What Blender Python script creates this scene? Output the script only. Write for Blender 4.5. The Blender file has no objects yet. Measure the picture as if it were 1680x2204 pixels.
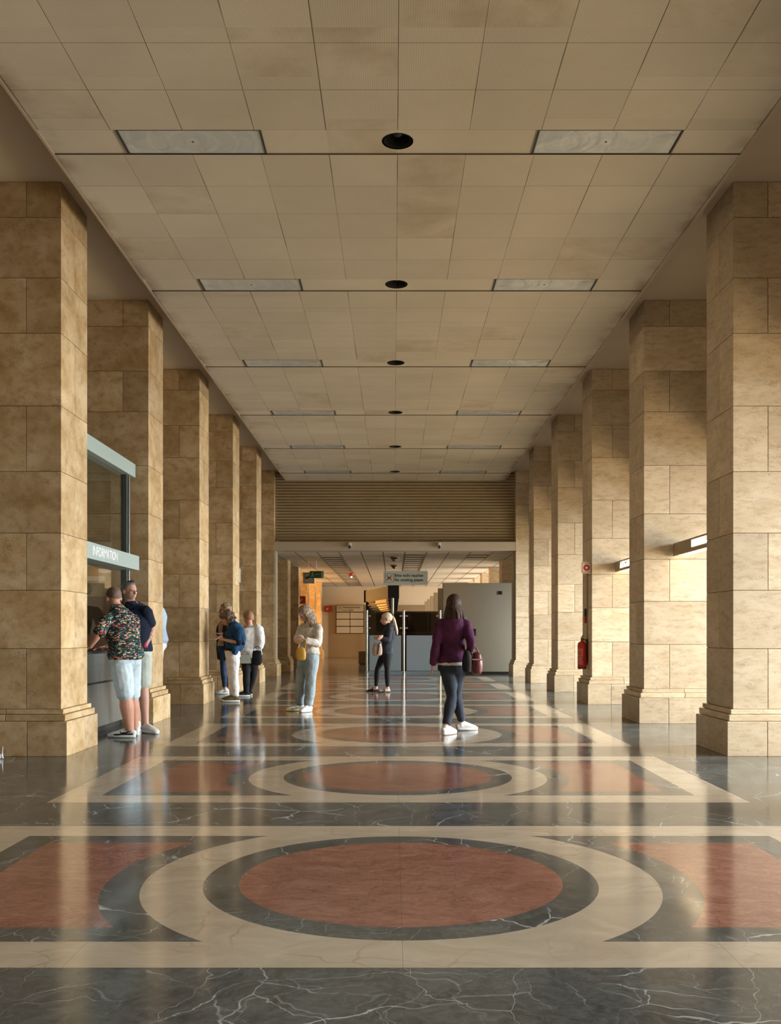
import bpy, bmesh, math, random
from mathutils import Vector, Matrix, Euler, noise
random.seed(7)
C = bpy.context.scene.collection
sc = bpy.context.scene
PI = math.pi
F = 2050.0                      # focal length in pixels of the 1680 px wide frame
CAMX, CAMZ = -0.033, 1.2

# ------------------------------------------------------------------ camera, world, light, exposure
cam = bpy.data.cameras.new('camera'); camo = bpy.data.objects.new('camera', cam); C.objects.link(camo)
cam.sensor_fit = 'HORIZONTAL'; cam.sensor_width = 36.0; cam.lens = F/1680*36
cam.shift_x = -7/1680; cam.shift_y = 259/1680
camo.location = (CAMX, 0, CAMZ); camo.rotation_euler = (PI/2, 0, 0)
cam.clip_start = .05; cam.clip_end = 200
sc.camera = camo
sc.view_settings.view_transform = 'Standard'; sc.view_settings.look = 'None'
sc.view_settings.gamma = 1; sc.view_settings.use_curve_mapping = False
sc.view_settings.exposure = -0.6
w = bpy.data.worlds.new('world'); sc.world = w; w.use_nodes = True
w.node_tree.nodes['Background'].inputs[0].default_value = (.75, .85, 1, 1)
w.node_tree.nodes['Background'].inputs[1].default_value = .3

def area(name, loc, rot, sx, sy, energy, col, spread=180):
    l = bpy.data.lights.new(name, 'AREA'); l.shape = 'RECTANGLE'; l.size = sx; l.size_y = sy
    l.energy = energy; l.color = col; l.spread = math.radians(spread)
    o = bpy.data.objects.new(name, l); C.objects.link(o); o.location = loc; o.rotation_euler = rot
    return o
# daylight coming through the glazed front on the right, one opening per bay
for k in range(-3, 6):
    yc = 8.1 + 3.31*k
    area('window_daylight', (7.3, yc, 1.8), (0, PI/2-.33, 0), 3.2, 2.7, 560 if k >= -1 else 370, (.78, .895, 1), 92)
# added lamp in place of ground bounce, warm fill for ceiling and shaded sides
area('added_up_fill', (7.35, 13.5, .9), (0, PI/2+.22, 0), 1.6, 22, 1150, (1, .79, .50), 140)
# added orange fill lamp behind the camera, warms the pillar fronts
area('added_warm_fill', (0, -6.5, 2.3), (PI/2, 0, 0), 6.0, 4.0, 24, (1, .60, .24), 160)
# second room: daylight right, warm lamps in the aisle left
area('rear_window_daylight', (7.0, 38.5, 1.9), (0, PI/2, 0), 2.9, 14, 1900, (1, .92, .78), 100)
area('rear_aisle_lamps', (-5.9, 38.5, 2.6), (0, -PI/2+.25, 0), 1.2, 9, 950, (1, .50, .14), 130)

# ------------------------------------------------------------------ node helper
class N:
    def __init__(s, name, rough=.6, spec=.5):
        s.m = bpy.data.materials.new(name); s.m.use_nodes = True
        s.t = s.m.node_tree; s.b = s.t.nodes['Principled BSDF']
        s.b.inputs['Roughness'].default_value = rough
        s.b.inputs['Specular IOR Level'].default_value = spec
    def n(s, ty, **kw):
        x = s.t.nodes.new(ty)
        for k, v in kw.items(): setattr(x, k, v)
        return x
    def put(s, sock, v):
        if isinstance(v, bpy.types.NodeSocket): s.t.links.new(v, sock)
        elif isinstance(v, (tuple, list)) and sock.type == 'RGBA' and len(v) == 3: sock.default_value = (*v, 1)
        else: sock.default_value = v
    def math(s, op, a, b=0.0, c=None):
        x = s.n('ShaderNodeMath', operation=op); s.put(x.inputs[0], a); s.put(x.inputs[1], b)
        if c is not None: s.put(x.inputs[2], c)
        return x.outputs[0]
    def lt(s, a, b): return s.math('LESS_THAN', a, b)
    def gt(s, a, b): return s.math('GREATER_THAN', a, b)
    def mul(s, a, b): return s.math('MULTIPLY', a, b)
    def add(s, a, b): return s.math('ADD', a, b)
    def mix(s, f, a, b, mode='MIX'):
        x = s.n('ShaderNodeMix', data_type='RGBA', blend_type=mode)
        s.put(x.inputs[0], f); s.put(x.inputs[6], a); s.put(x.inputs[7], b); return x.outputs[2]
    def coord(s, k='Object'): return s.n('ShaderNodeTexCoord').outputs[k]
    def pos(s): return s.n('ShaderNodeNewGeometry').outputs['Position']
    def sep(s, v):
        x = s.n('ShaderNodeSeparateXYZ'); s.put(x.inputs[0], v); return x.outputs
    def comb(s, a, b, c):
        x = s.n('ShaderNodeCombineXYZ'); s.put(x.inputs[0], a); s.put(x.inputs[1], b); s.put(x.inputs[2], c); return x.outputs[0]
    def vmath(s, op, a, b):
        x = s.n('ShaderNodeVectorMath', operation=op); s.put(x.inputs[0], a); s.put(x.inputs[1], b); return x.outputs[0]
    def noise(s, v, scale, detail=4, rough=.55, dist=0.0, out=0):
        x = s.n('ShaderNodeTexNoise'); s.put(x.inputs['Vector'], v); s.put(x.inputs['Scale'], scale)
        s.put(x.inputs['Detail'], detail); s.put(x.inputs['Roughness'], rough); s.put(x.inputs['Distortion'], dist); return x.outputs[out]
    def voro(s, v, scale, feature='F1', out=0, rnd=1.0):
        x = s.n('ShaderNodeTexVoronoi', feature=feature); s.put(x.inputs['Vector'], v); s.put(x.inputs['Scale'], scale)
        s.put(x.inputs['Randomness'], rnd); return x.outputs[out]
    def ramp(s, f, *stops):
        x = s.n('ShaderNodeValToRGB'); e = x.color_ramp.elements
        while len(e) < len(stops): e.new(.5)
        for i, (p, c) in enumerate(stops):
            e[i].position = p; e[i].color = (c, c, c, 1) if isinstance(c, (int, float)) else (*c, 1)
        s.put(x.inputs[0], f); return x.outputs[0]
    def mr(s, f, a, b, c=0.0, d=1.0):
        x = s.n('ShaderNodeMapRange'); s.put(x.inputs[0], f)
        for i, v in enumerate((a, b, c, d)): s.put(x.inputs[i+1], v)
        return x.outputs[0]
    def bump(s, h, strength=.2, dist=.01):
        x = s.n('ShaderNodeBump'); s.put(x.inputs['Height'], h); s.put(x.inputs['Strength'], strength); s.put(x.inputs['Distance'], dist)
        s.t.links.new(x.outputs[0], s.b.inputs['Normal'])
    def base(s, c): s.put(s.b.inputs['Base Color'], c)
    def rough(s, c): s.put(s.b.inputs['Roughness'], c)

MC = {}
def mat(name, col, rough=.6, metal=0., spec=.5, nz=.12, scale=9., bump=0., bscale=60., emit=None, estr=0.):
    """procedural plain material with a mild noise in tone"""
    if name in MC: return MC[name]
    s = N(name, rough, spec)
    v = s.noise(s.coord(), scale, 5)
    s.base(s.mix(v, [c*(1-nz) for c in col], [min(1, c*(1+nz)) for c in col]))
    s.b.inputs['Metallic'].default_value = metal
    if bump: s.bump(s.noise(s.coord(), bscale, 4), bump, .004)
    if emit: s.put(s.b.inputs['Emission Color'], emit); s.b.inputs['Emission Strength'].default_value = estr
    MC[name] = s.m; return s.m

# ------------------------------------------------------------------ mesh helpers
def box(bm, x0, x1, y0, y1, z0, z1, bev=0.):
    vs = [bm.verts.new((x, y, z)) for x in (x0, x1) for y in (y0, y1) for z in (z0, z1)]
    fs = [(0,1,3,2),(4,6,7,5),(0,4,5,1),(2,3,7,6),(0,2,6,4),(1,5,7,3)]
    faces = [bm.faces.new([vs[i] for i in f]) for f in fs]
    if bev:
        es = list({e for f in faces for e in f.edges})
        bmesh.ops.bevel(bm, geom=es, offset=bev, segments=2, affect='EDGES', profile=.5)
def obox(bm, c, ax, ay, az, hx, hy, hz):
    """oriented box about c with unit axes"""
    c = Vector(c)
    vs = [bm.verts.new(c + ax*(i*hx) + ay*(j*hy) + az*(k*hz)) for i in (-1,1) for j in (-1,1) for k in (-1,1)]
    for f in [(0,1,3,2),(4,6,7,5),(0,4,5,1),(2,3,7,6),(0,2,6,4),(1,5,7,3)]: bm.faces.new([vs[i] for i in f])
def smoothpath(pts, rad, sub=4):
    P = [Vector(p) for p in pts]; R = [(r, r) if not isinstance(r, (tuple, list)) else r for r in rad]
    if len(P) < 3 or sub < 2: return P, R
    op, orr = [], []
    def cr(a, b, c, d, t): return .5*((2*b)+(c-a)*t+(2*a-5*b+4*c-d)*t*t+(3*b-a-3*c+d)*t**3)
    n = len(P)
    for i in range(n-1):
        a, b, c, d = P[max(i-1,0)], P[i], P[i+1], P[min(i+2,n-1)]
        ra, rb, rc, rd = R[max(i-1,0)], R[i], R[i+1], R[min(i+2,n-1)]
        for k in range(sub):
            t = k/sub
            op.append(cr(a,b,c,d,t)); orr.append(tuple(max(.001, cr(ra[j],rb[j],rc[j],rd[j],t)) for j in (0,1)))
    op.append(P[-1]); orr.append(R[-1]); return op, orr
def tube(bm, pts, rad, seg=12, ref=None, sub=4, power=2.0, cap=True, wob=None):
    P, R = smoothpath(pts, rad, sub)
    if cap:                       # rounded ends
        t0 = (P[0]-P[1]).normalized(); t1 = (P[-1]-P[-2]).normalized()
        r0 = min(R[0]); r1 = min(R[-1])
        P = [P[0]+t0*r0*.55, P[0]+t0*r0*.38] + P + [P[-1]+t1*r1*.38, P[-1]+t1*r1*.55]
        R = [(R[0][0]*.35, R[0][1]*.35), (R[0][0]*.75, R[0][1]*.75)] + R + [(R[-1][0]*.75, R[-1][1]*.75), (R[-1][0]*.35, R[-1][1]*.35)]
    rings = []; prev = None
    for i, p in enumerate(P):
        t = (P[min(i+1, len(P)-1)]-P[max(i-1, 0)]).normalized()
        if ref is not None:
            side = t.cross(Vector(ref))
            if side.length < 1e-3: side = prev or Vector((1,0,0))
        else:
            if prev is None: side = t.cross(Vector((0,0,1)) if abs(t.z) < .9 else Vector((0,1,0)))
            else: side = prev - t*prev.dot(t)
        side.normalize(); prev = side.copy(); up = side.cross(t).normalized()
        ring = []
        for k in range(seg):
            a = 2*PI*k/seg; ca, sa = math.cos(a), math.sin(a)
            if power != 2.0:
                ca = math.copysign(abs(ca)**(2/power), ca); sa = math.copysign(abs(sa)**(2/power), sa)
            q = 1. if wob is None else wob(i/(len(P)-1), a)
            ring.append(bm.verts.new(p + side*ca*R[i][0]*q + up*sa*R[i][1]*q))
        rings.append(ring)
    for a, b in zip(rings[:-1], rings[1:]):
        for k in range(seg): bm.faces.new((a[k], a[(k+1)%seg], b[(k+1)%seg], b[k]))
    bm.faces.new(rings[0][::-1]); bm.faces.new(rings[-1])
def ell(bm, c, ax, ay, az, rx, ry, rz, seg=18, rg=12):
    c = Vector(c); rings = []
    top = bm.verts.new(c+az*rz); bot = bm.verts.new(c-az*rz)
    for i in range(1, rg):
        th = PI*i/rg
        rings.append([bm.verts.new(c + ax*(rx*math.sin(th)*math.cos(2*PI*k/seg)) + ay*(ry*math.sin(th)*math.sin(2*PI*k/seg)) + az*(rz*math.cos(th))) for k in range(seg)])
    for k in range(seg):
        bm.faces.new((top, rings[0][k], rings[0][(k+1)%seg])); bm.faces.new((bot, rings[-1][(k+1)%seg], rings[-1][k]))
    for a, b in zip(rings[:-1], rings[1:]):
        for k in range(seg): bm.faces.new((a[k], b[k], b[(k+1)%seg], a[(k+1)%seg]))
def cyl(bm, p0, p1, r0, r1=None, seg=20):
    r1 = r0 if r1 is None else r1
    p0, p1 = Vector(p0), Vector(p1); t = (p1-p0).normalized()
    s = t.cross(Vector((0,0,1)) if abs(t.z) < .9 else Vector((0,1,0))).normalized(); u = s.cross(t)
    A = [bm.verts.new(p0+(s*math.cos(2*PI*k/seg)+u*math.sin(2*PI*k/seg))*r0) for k in range(seg)]
    B = [bm.verts.new(p1+(s*math.cos(2*PI*k/seg)+u*math.sin(2*PI*k/seg))*r1) for k in range(seg)]
    for k in range(seg): bm.faces.new((A[k], A[(k+1)%seg], B[(k+1)%seg], B[k]))
    bm.faces.new(A[::-1]); bm.faces.new(B)
def lathe(bm, c, prof, seg=24, axis='z'):
    c = Vector(c); rings = []
    for r, h in prof:
        rg = []
        for k in range(seg):
            a = 2*PI*k/seg
            rg.append(bm.verts.new(c + Vector((r*math.cos(a), r*math.sin(a), h))))
        rings.append(rg)
    for a, b in zip(rings[:-1], rings[1:]):
        for k in range(seg): bm.faces.new((a[k], a[(k+1)%seg], b[(k+1)%seg], b[k]))
    bm.faces.new(rings[0][::-1]); bm.faces.new(rings[-1])
def obj(name, bm, m, parent=None, loc=None, smooth=False):
    bmesh.ops.recalc_face_normals(bm, faces=bm.faces)
    me = bpy.data.meshes.new(name)
    if loc is not None: bmesh.ops.translate(bm, verts=bm.verts, vec=-Vector(loc))
    bm.to_mesh(me); bm.free()
    o = bpy.data.objects.new(name, me); C.objects.link(o)
    for k in (m if isinstance(m, (list, tuple)) else [m]): me.materials.append(k)
    if loc is not None: o.location = loc
    if parent is not None:
        o.parent = parent
    if smooth:
        for p in me.polygons: p.use_smooth = True
    return o
def tag(o, label, cat, group=None):
    o['label'] = label; o['category'] = cat
    if group: o['group'] = group
    return o
def thing(name, label, cat, loc, group=None, rz=0.):
    o = bpy.data.objects.new(name, None); C.objects.link(o); o.location = loc; o.rotation_euler = (0,0,rz)
    o.empty_display_size = .1
    return tag(o, label, cat, group)
def struct(name, bm, m, parent=None):
    o = obj(name, bm, m, parent)
    if parent is None: o['kind'] = 'structure'
    return o
def BM(): return bmesh.new()
def W(px, py, d):
    """world point seen at a pixel of the photograph at depth d (metres in front of the camera)"""
    return Vector(((px-847)*d/F + CAMX, d, CAMZ - (py-1361)*d/F))
def text_mesh(name, body, size, mat_, matrix, parent, depth=.004, align='LEFT', sx=1.0, bold=0., spacing=1.05):
    cu = bpy.data.curves.new(name, 'FONT'); cu.body = body; cu.size = size; cu.extrude = depth/2
    cu.align_x = align; cu.offset = bold; cu.space_character = spacing
    to = bpy.data.objects.new(name+'_tmp', cu); C.objects.link(to)
    dg = bpy.context.evaluated_depsgraph_get(); dg.update()
    me = bpy.data.meshes.new_from_object(to.evaluated_get(dg)); me.name = name
    bpy.data.objects.remove(to); bpy.data.curves.remove(cu)
    me.transform(Matrix.Scale(sx, 4, (1,0,0))); me.transform(matrix)
    me.materials.clear(); me.materials.append(mat_)
    o = bpy.data.objects.new(name, me); C.objects.link(o); o.parent = parent
    return o
def frame3(xa, ya, loc):
    xa, ya = Vector(xa).normalized(), Vector(ya).normalized(); za = xa.cross(ya)
    m = Matrix((xa, ya, za)).transposed().to_4x4(); m.translation = Vector(loc); return m

# ------------------------------------------------------------------ stone, floor and ceiling materials
def stone(name, c_lo, c_hi, c_stain, streak):
    s = N(name, .55, .35)
    co = s.coord(); oi = s.n('ShaderNodeObjectInfo').outputs['Random']
    isl = s.n('ShaderNodeNewGeometry').outputs['Random Per Island']
    off = s.comb(s.mul(oi, 37.), s.mul(oi, 91.), s.mul(oi, 53.))
    v = s.vmath('ADD', co, off)
    vi = s.vmath('ADD', v, s.comb(s.mul(isl, 17.), s.mul(isl, 29.), s.mul(isl, 11.)))
    st = s.vmath('MULTIPLY', vi, (1., 1., streak))
    n1 = s.noise(st, 2.2, 6, .6, .4)
    n2 = s.noise(st, 9., 6, .65)
    c = s.mix(s.mr(n1, .3, .7), c_lo, c_hi)
    c = s.mix(s.mul(s.mr(n2, .48, .72), .55), c, c_stain)
    wn = s.n('ShaderNodeTexWhiteNoise', noise_dimensions='2D'); s.put(wn.inputs['Vector'], s.comb(s.mul(isl, 100.), s.mul(oi, 100.), 0.))
    tone = s.mr(wn.outputs[0], 0, 1, .80, 1.13)
    c = s.mix(1., c, s.comb(tone, tone, s.mul(tone, .985)), 'MULTIPLY')
    # pits
    pv = s.vmath('MULTIPLY', vi, (1., 1., 2.4))
    pit = s.lt(s.voro(pv, 66.), s.mr(s.noise(s.vmath('MULTIPLY', st, (1,1,1.6)), 4., 5), .44, .66, .0, .42))
    c = s.mix(s.mul(pit, .55), c, [x*.35 for x in c_stain])
    fine = s.noise(v, 160., 3)
    c = s.mix(s.mr(fine, .35, .75, 0., .22), c, c_stain)
    s.base(c); s.bump(s.math('SUBTRACT', s.mul(n2, .3), pit), .3, .006)
    return s.m
M_stoneL = stone('limestone_ochre', (.38, .24, .095), (.665, .51, .315), (.25, .12, .032), 1.2)
M_stoneR = stone('travertine_cream', (.58, .455, .30), (.74, .62, .455), (.36, .235, .115), 2.6)
M_joint = mat('mortar_joint', (.16, .11, .06), .9)

s = N('inlaid_marble_floor', .11, .5)
p = s.pos(); xyz = s.sep(p); X, Y = xyz[0], xyz[1]
PER, YC = 3.31, 4.655
yy = s.math('SUBTRACT', s.math('FLOORED_MODULO', s.add(Y, PER/2-YC+PER*10), PER), PER/2)
ax_, ay_ = s.math('ABSOLUTE', X), s.math('ABSOLUTE', yy)
r_ = s.math('SQRT', s.add(s.mul(X, X), s.mul(yy, yy)))
inr = lambda a, b: s.mul(s.lt(ax_, a), s.lt(ay_, b))
hall = s.lt(Y, 25.85)
outer = s.mul(inr(2.48, 1.246), hall); inner = inr(2.18, .96); redbox = inr(2.0, .78)
# three stones
pv = s.vmath('ADD', p, s.vmath('MULTIPLY', s.noise(p, 1.3, 4, .6, 0., 1), (.5, .5, 0)))
def marble(lo, hi, vein, sc1, seed):
    q = s.vmath('ADD', pv, (seed, seed*2, 0))
    a = s.noise(s.vmath('MULTIPLY', q, (.8, 1.5, 1)), sc1, 8, .68, .8)
    c = s.mix(s.mr(a, .34, .68), lo, hi)
    e = s.voro(q, sc1*1.1, 'DISTANCE_TO_EDGE')
    vm = s.mul(s.mr(e, 0., .02, 1., 0.), s.mr(s.noise(q, 1.7, 3), .45, .6))
    return s.mix(s.mul(vm, .45), c, vein)
red = marble((.18, .062, .038), (.32, .140, .095), (.09, .03, .02), 7., 3.)
fs = s.noise(s.vmath('MULTIPLY', pv, (1., 2.6, 1)), 30., 6, .72, 1.2)
red = s.mix(s.mr(fs, .50, .72, 0, .55), red, (.40, .24, .18)); red = s.mix(s.mr(fs, .46, .28, 0, .5), red, (.11, .032, .018))
beige = marble((.37, .29, .195), (.50, .40, .285), (.24, .14, .07), 2.6, 11.)
a = s.noise(pv, 3.2, 8, .7, .6); a2 = s.noise(pv, 26., 6, .7)
dark = s.mix(s.mr(a, .35, .7), (.042, .046, .042), (.115, .12, .108))
dark = s.mix(s.mr(a2, .48, .72, 0, .6), dark, (.15, .15, .135)); dark = s.mix(s.mr(a2, .46, .28, 0, .6), dark, (.022, .024, .022))
def veins(scale, wd, lo, hi, seed, st=(1., 1., 1.)):
    q = s.vmath('MULTIPLY', s.vmath('ADD', pv, (seed, -seed, 0)), st)
    q = s.vmath('ADD', q, s.vmath('MULTIPLY', s.noise(q, 7., 4, .65, 0., 1), (.07, .07, 0)))
    e = s.voro(q, scale, 'DISTANCE_TO_EDGE')
    return s.mul(s.mr(e, 0., wd, 1., 0.), s.mr(s.noise(q, 1.5, 3), lo, hi))
vv = s.math('MAXIMUM', s.mul(veins(1.5, .0035, .42, .5, 33., (1.5, .55, 1)), .8), s.math('MAXIMUM', veins(1.25, .008, .50, .57, 5.), s.math('MAXIMUM', s.mul(veins(1.9, .006, .5, .6, 21., (.55, 1.35, 1)), .9), s.mul(veins(3.6, .010, .5, .62, 9.), .35))))
dark = s.mix(s.mul(vv, .85), dark, (.52, .52, .48))
# pick the stone
c = s.mix(redbox, dark, red)
c = s.mix(s.lt(r_, 1.41), c, dark)
c = s.mix(inner, beige, c)
c = s.mix(s.lt(r_, 1.233), c, beige); c = s.mix(s.lt(r_, .947), c, dark); c = s.mix(s.lt(r_, .78), c, red)
c = s.mix(outer, dark, c)
# fine slab joints
def line(a, period, off, wdt): return s.lt(s.math('ABSOLUTE', s.math('SUBTRACT', s.math('FLOORED_MODULO', s.add(a, off), period), period/2)), wdt)
jl = s.math('MAXIMUM', line(X, 1.22, .61+12.2, .0012), s.mul(line(Y, 3.31, -4.655+33.1, .0012), s.gt(ax_, 2.48)))
c = s.mix(s.mul(jl, .5), c, (.05, .045, .035))
s.base(c)
s.rough(s.mr(s.noise(p, 2.1, 6, .6), .3, .7, .085, .17))
s.bump(s.noise(s.vmath('MULTIPLY', p, (1., .4, 1)), 3., 3), .02, .02)
M_floor = s.m

CE_Y0, CE_BAND = 7.85, 3.31
def ceil_mat():
    s = N('acoustic_ceiling_tile', .75, .25)
    p = s.pos(); q = s.sep(p); X, Y = q[0], q[1]
    yy = s.math('FLOORED_MODULO', s.add(Y, -8.256+33.1), 3.31)     # 0 at the far edge of a light band
    band = s.gt(yy, 2.904)
    nb = s.lt(yy, 2.904)
    kx = s.math('FLOOR', s.math('DIVIDE', s.add(X, .592*20), .592)); ky = s.math('FLOOR', s.math('DIVIDE', s.add(Y, -8.256+33.1), .5808))
    fx = s.math('ABSOLUTE', s.math('SUBTRACT', s.math('FLOORED_MODULO', s.add(X, .592*20+.296), .592), .296))
    fy = s.math('ABSOLUTE', s.math('SUBTRACT', s.math('FLOORED_MODULO', s.add(yy, .2904), .5808), .2904))
    wn = s.n('ShaderNodeTexWhiteNoise', noise_dimensions='2D'); s.put(wn.inputs['Vector'], s.comb(kx, ky, 0.))
    wv = wn.outputs[0]
    par = s.math('FLOORED_MODULO', kx, 2.)
    lx = s.lt(fx, s.mr(s.noise(p, .9, 2), .4, .65, .0015, .0042)); ly = s.lt(fy, .0022)
    c = s.mix(s.noise(p, 1.4, 6, .6), (.50, .44, .335), (.64, .57, .45))
    tone = s.mr(wv, 0, 1, .93, 1.05)
    c = s.mix(nb, c, s.mix(1., c, s.comb(tone, tone, tone), 'MULTIPLY'))
    stn = s.mul(s.gt(wv, .84), s.mr(s.noise(p, 2.2, 5, .6, .3), .36, .66, 0.05, .42))   # water stained tiles
    c = s.mix(stn, c, (.27, .185, .10))
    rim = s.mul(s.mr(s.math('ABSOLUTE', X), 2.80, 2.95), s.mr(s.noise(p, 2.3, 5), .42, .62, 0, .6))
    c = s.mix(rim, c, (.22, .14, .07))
    # perforation
    pf = s.voro(s.vmath('MULTIPLY', p, (1, 1, 0)), 62., 'F1', 0, 0.)
    hole = s.mul(s.lt(pf, .20), nb)
    c = s.mix(s.mul(hole, .5), c, (.12, .09, .06))
    ln = s.mul(s.math('MAXIMUM', lx, ly), nb)
    c = s.mix(s.mul(ln, .85), c, (.07, .05, .03))
    s.base(c)
    return s.m
M_ceil = ceil_mat()
M_plaster = mat('upper_plaster', (.52, .42, .29), .85, nz=.08, scale=2.)
M_trimc = mat('ceiling_edge_metal', (.42, .34, .24), .5)
M_dark = mat('dark_gap', (.02, .017, .013), .6)
M_wall = mat('painted_wall', (.50, .41, .29), .8, nz=.06, scale=1.5)
M_white = mat('white_laminate', (.62, .56, .46), .55, nz=.04, scale=2.)

# ------------------------------------------------------------------ shell
bm = BM(); box(bm, -7.8, 7.8, -8, 48, -.1, 0); struct('floor', bm, M_floor)
# suspended ceiling of the hall: strips with openings for the lamps and the round downlights
def ring_hole(bm, x0, x1, y0, y1, z, cx, cy, r, seg=32):
    """rectangle with a round hole, two n-gons"""
    up = [bm.verts.new((cx+r*math.cos(PI*k/seg), cy+r*math.sin(PI*k/seg), z)) for k in range(seg+1)]
    dn = [bm.verts.new((cx+r*math.cos(PI+PI*k/seg), cy+r*math.sin(PI+PI*k/seg), z)) for k in range(1, seg)]
    a, b = bm.verts.new((x0, cy, z)), bm.verts.new((x1, cy, z))
    tl, tr = bm.verts.new((x0, y1, z)), bm.verts.new((x1, y1, z)); bl, br = bm.verts.new((x0, y0, z)), bm.verts.new((x1, y0, z))
    bm.faces.new([b, tr, tl, a] + up[::-1])
    bm.faces.new([a, bl, br, b, up[0]] + dn[::-1] + [up[-1]])
    th = .12
    circ = up + dn
    top = [bm.verts.new((v.co.x, v.co.y, z+th)) for v in circ]
    n = len(circ)
    for k in range(n): bm.faces.new((circ[k], circ[(k+1)%n], top[(k+1)%n], top[k]))
CZ = 5.34
bm = BM()
ys = [CE_Y0 + CE_BAND*k for k in range(0, 6)]
edge = -2.0
LX = [(-2.33, -1.13), (1.16, 2.37)]
prev = edge - 3
for yb in ys + [None]:
    y1 = yb if yb is not None else 26.02
    if prev < y1: box(bm, -2.97, 2.97, prev, y1, CZ, CZ+.05)
    if yb is None: break
    ye = min(yb+.406, 26.02)
    z = CZ+.012                 # the band panels sit slightly higher than the tiles
    for x0, x1 in ((-2.97, LX[0][0]), (LX[1][1], 2.97)): box(bm, x0, x1, yb, ye, z, CZ+.05)
    for x0, x1 in (( LX[0][1], -.3), (.3, LX[1][0])): box(bm, x0, x1, yb, ye, z, CZ+.05)
    ring_hole(bm, -.3, .3, yb, ye, z, 0, yb+.2, .118)
    prev = ye
struct('ceiling', bm, M_ceil)
bm = BM(); box(bm, -2.995, -2.97, -5, 26.02, CZ-.003, CZ+.05); box(bm, 2.97, 2.995, -5, 26.02, CZ-.003, CZ+.05)
struct('trim_1', bm, M_trimc)
bm = BM(); box(bm, -7.8, 7.8, -8, 48, 5.6, 5.7); struct('ceiling_upper', bm, M_plaster)
bm = BM(); box(bm, -7.8, -7.6, -8, 48, 0, 5.6); struct('wall_left', bm, M_wall)
bm = BM()
box(bm, 7.6, 7.8, -8, 48, 0, 5.6)
struct('wall_right', bm, M_wall)
bm = BM(); box(bm, 4.42, 4.6, -8, 26.3, 3.52, 5.6); struct('light_block_right', bm, M_plaster)  # unseen slab added to keep window light off the upper right pillars
bm = BM(); box(bm, -7.8, 7.8, -8.2, -8, 0, 5.6); struct('wall_back', bm, M_wall)
# far wall of the second room, its lower ceiling
def rear_wall_mat():
    s = N('rear_wall_paint', .8, .2)
    z = s.sep(s.pos())[2]
    c = s.mix(s.gt(z, 2.5), (.34, .25, .15), (.50, .42, .31))
    s.base(s.mix(s.noise(s.pos(), 1., 4), c, [.45, .36, .25])); return s.m
bm = BM(); box(bm, -7.8, 7.8, 46.5, 46.7, 0, 3.5); struct('wall_rear', bm, mat('rear_wall', (.60, .50, .37), .8, nz=.05, scale=1.))
bm = BM(); box(bm, -3.2, 7.6, 46.47, 46.5, 0, 2.53); struct('trim_4', bm, mat('lower_wall_brown', (.30, .205, .11), .5, nz=.1, scale=1.5))  # thin darker brown layer over the lower part of the rear wall
def slat_ceiling():
    s = N('linear_metal_ceiling', .45, .4)
    q = s.sep(s.pos()); X, Y = q[0], q[1]
    ln = s.lt(s.math('ABSOLUTE', s.math('SUBTRACT', s.math('FLOORED_MODULO', s.add(X, 2.785+6.13+.3065), .613), .3065)), .016)
    st = s.lt(s.math('FLOORED_MODULO', Y, .2), .035)
    tn = s.noise(s.comb(0., s.mul(Y, 2.2), s.mul(s.math('FLOOR', s.math('DIVIDE', s.add(X, 8.915), .613)), 3.)), 1., 3)
    c = s.mix(s.mr(tn, .35, .65), (.58, .52, .43), (.78, .73, .64))
    c = s.mix(s.mul(st, .35), c, (.2, .16, .12)); c = s.mix(ln, c, (.07, .055, .04))
    s.base(c); return s.m
bm = BM(); box(bm, -7.6, 7.6, 26.4, 46.5, 3.43, 3.5); struct('ceiling_rear', bm, slat_ceiling())

# slatted screen over the opening and the beam below it
bm = BM(); x0, x1 = -3.28, 3.28; zz = 3.66
prof = []
pitch = .079
while zz < 5.55:
    prof += [(26.10, zz), (26.095, zz+pitch*.70), (26.15, zz+pitch*.72), (26.15, zz+pitch*.97)]; zz += pitch
prof.append((26.10, 5.6))
L = [bm.verts.new((x0, y, z)) for y, z in prof]; R = [bm.verts.new((x1, y, z)) for y, z in prof]
for i in range(len(prof)-1): bm.faces.new((L[i], R[i], R[i+1], L[i+1]))
box(bm, x0, x1, 26.2, 26.3, 3.5, 5.6)
s = N('brown_metal_slats', .38, .5)
s.base(s.mix(s.noise(s.pos(), 1.2, 4), (.36, .28, .17), (.46, .37, .235))); s.b.inputs['Metallic'].default_value = .35
struct('wall_over_opening', bm, s.m)
bm = BM(); box(bm, -3.30, 3.28, 25.85, 26.35, 3.42, 3.66, .008)
for xx in (-3.2, -2.0, -.15, .55, 1.72): box(bm, xx-.06, xx+.06, 25.9, 26.05, 3.66, 3.69)
struct('trim_2', bm, mat('beam_paint', (.44, .36, .26), .6, nz=.04))
bm = BM()
for sx in (-1, 1): box(bm, sx*3.277-.03*(sx > 0)-.0*(sx < 0), sx*3.277+.03*(sx < 0), 25.9, 26.3, 0.46, 3.42)
struct('trim_3', bm, mat('jamb_paint', (.30, .25, .18), .6))

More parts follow.
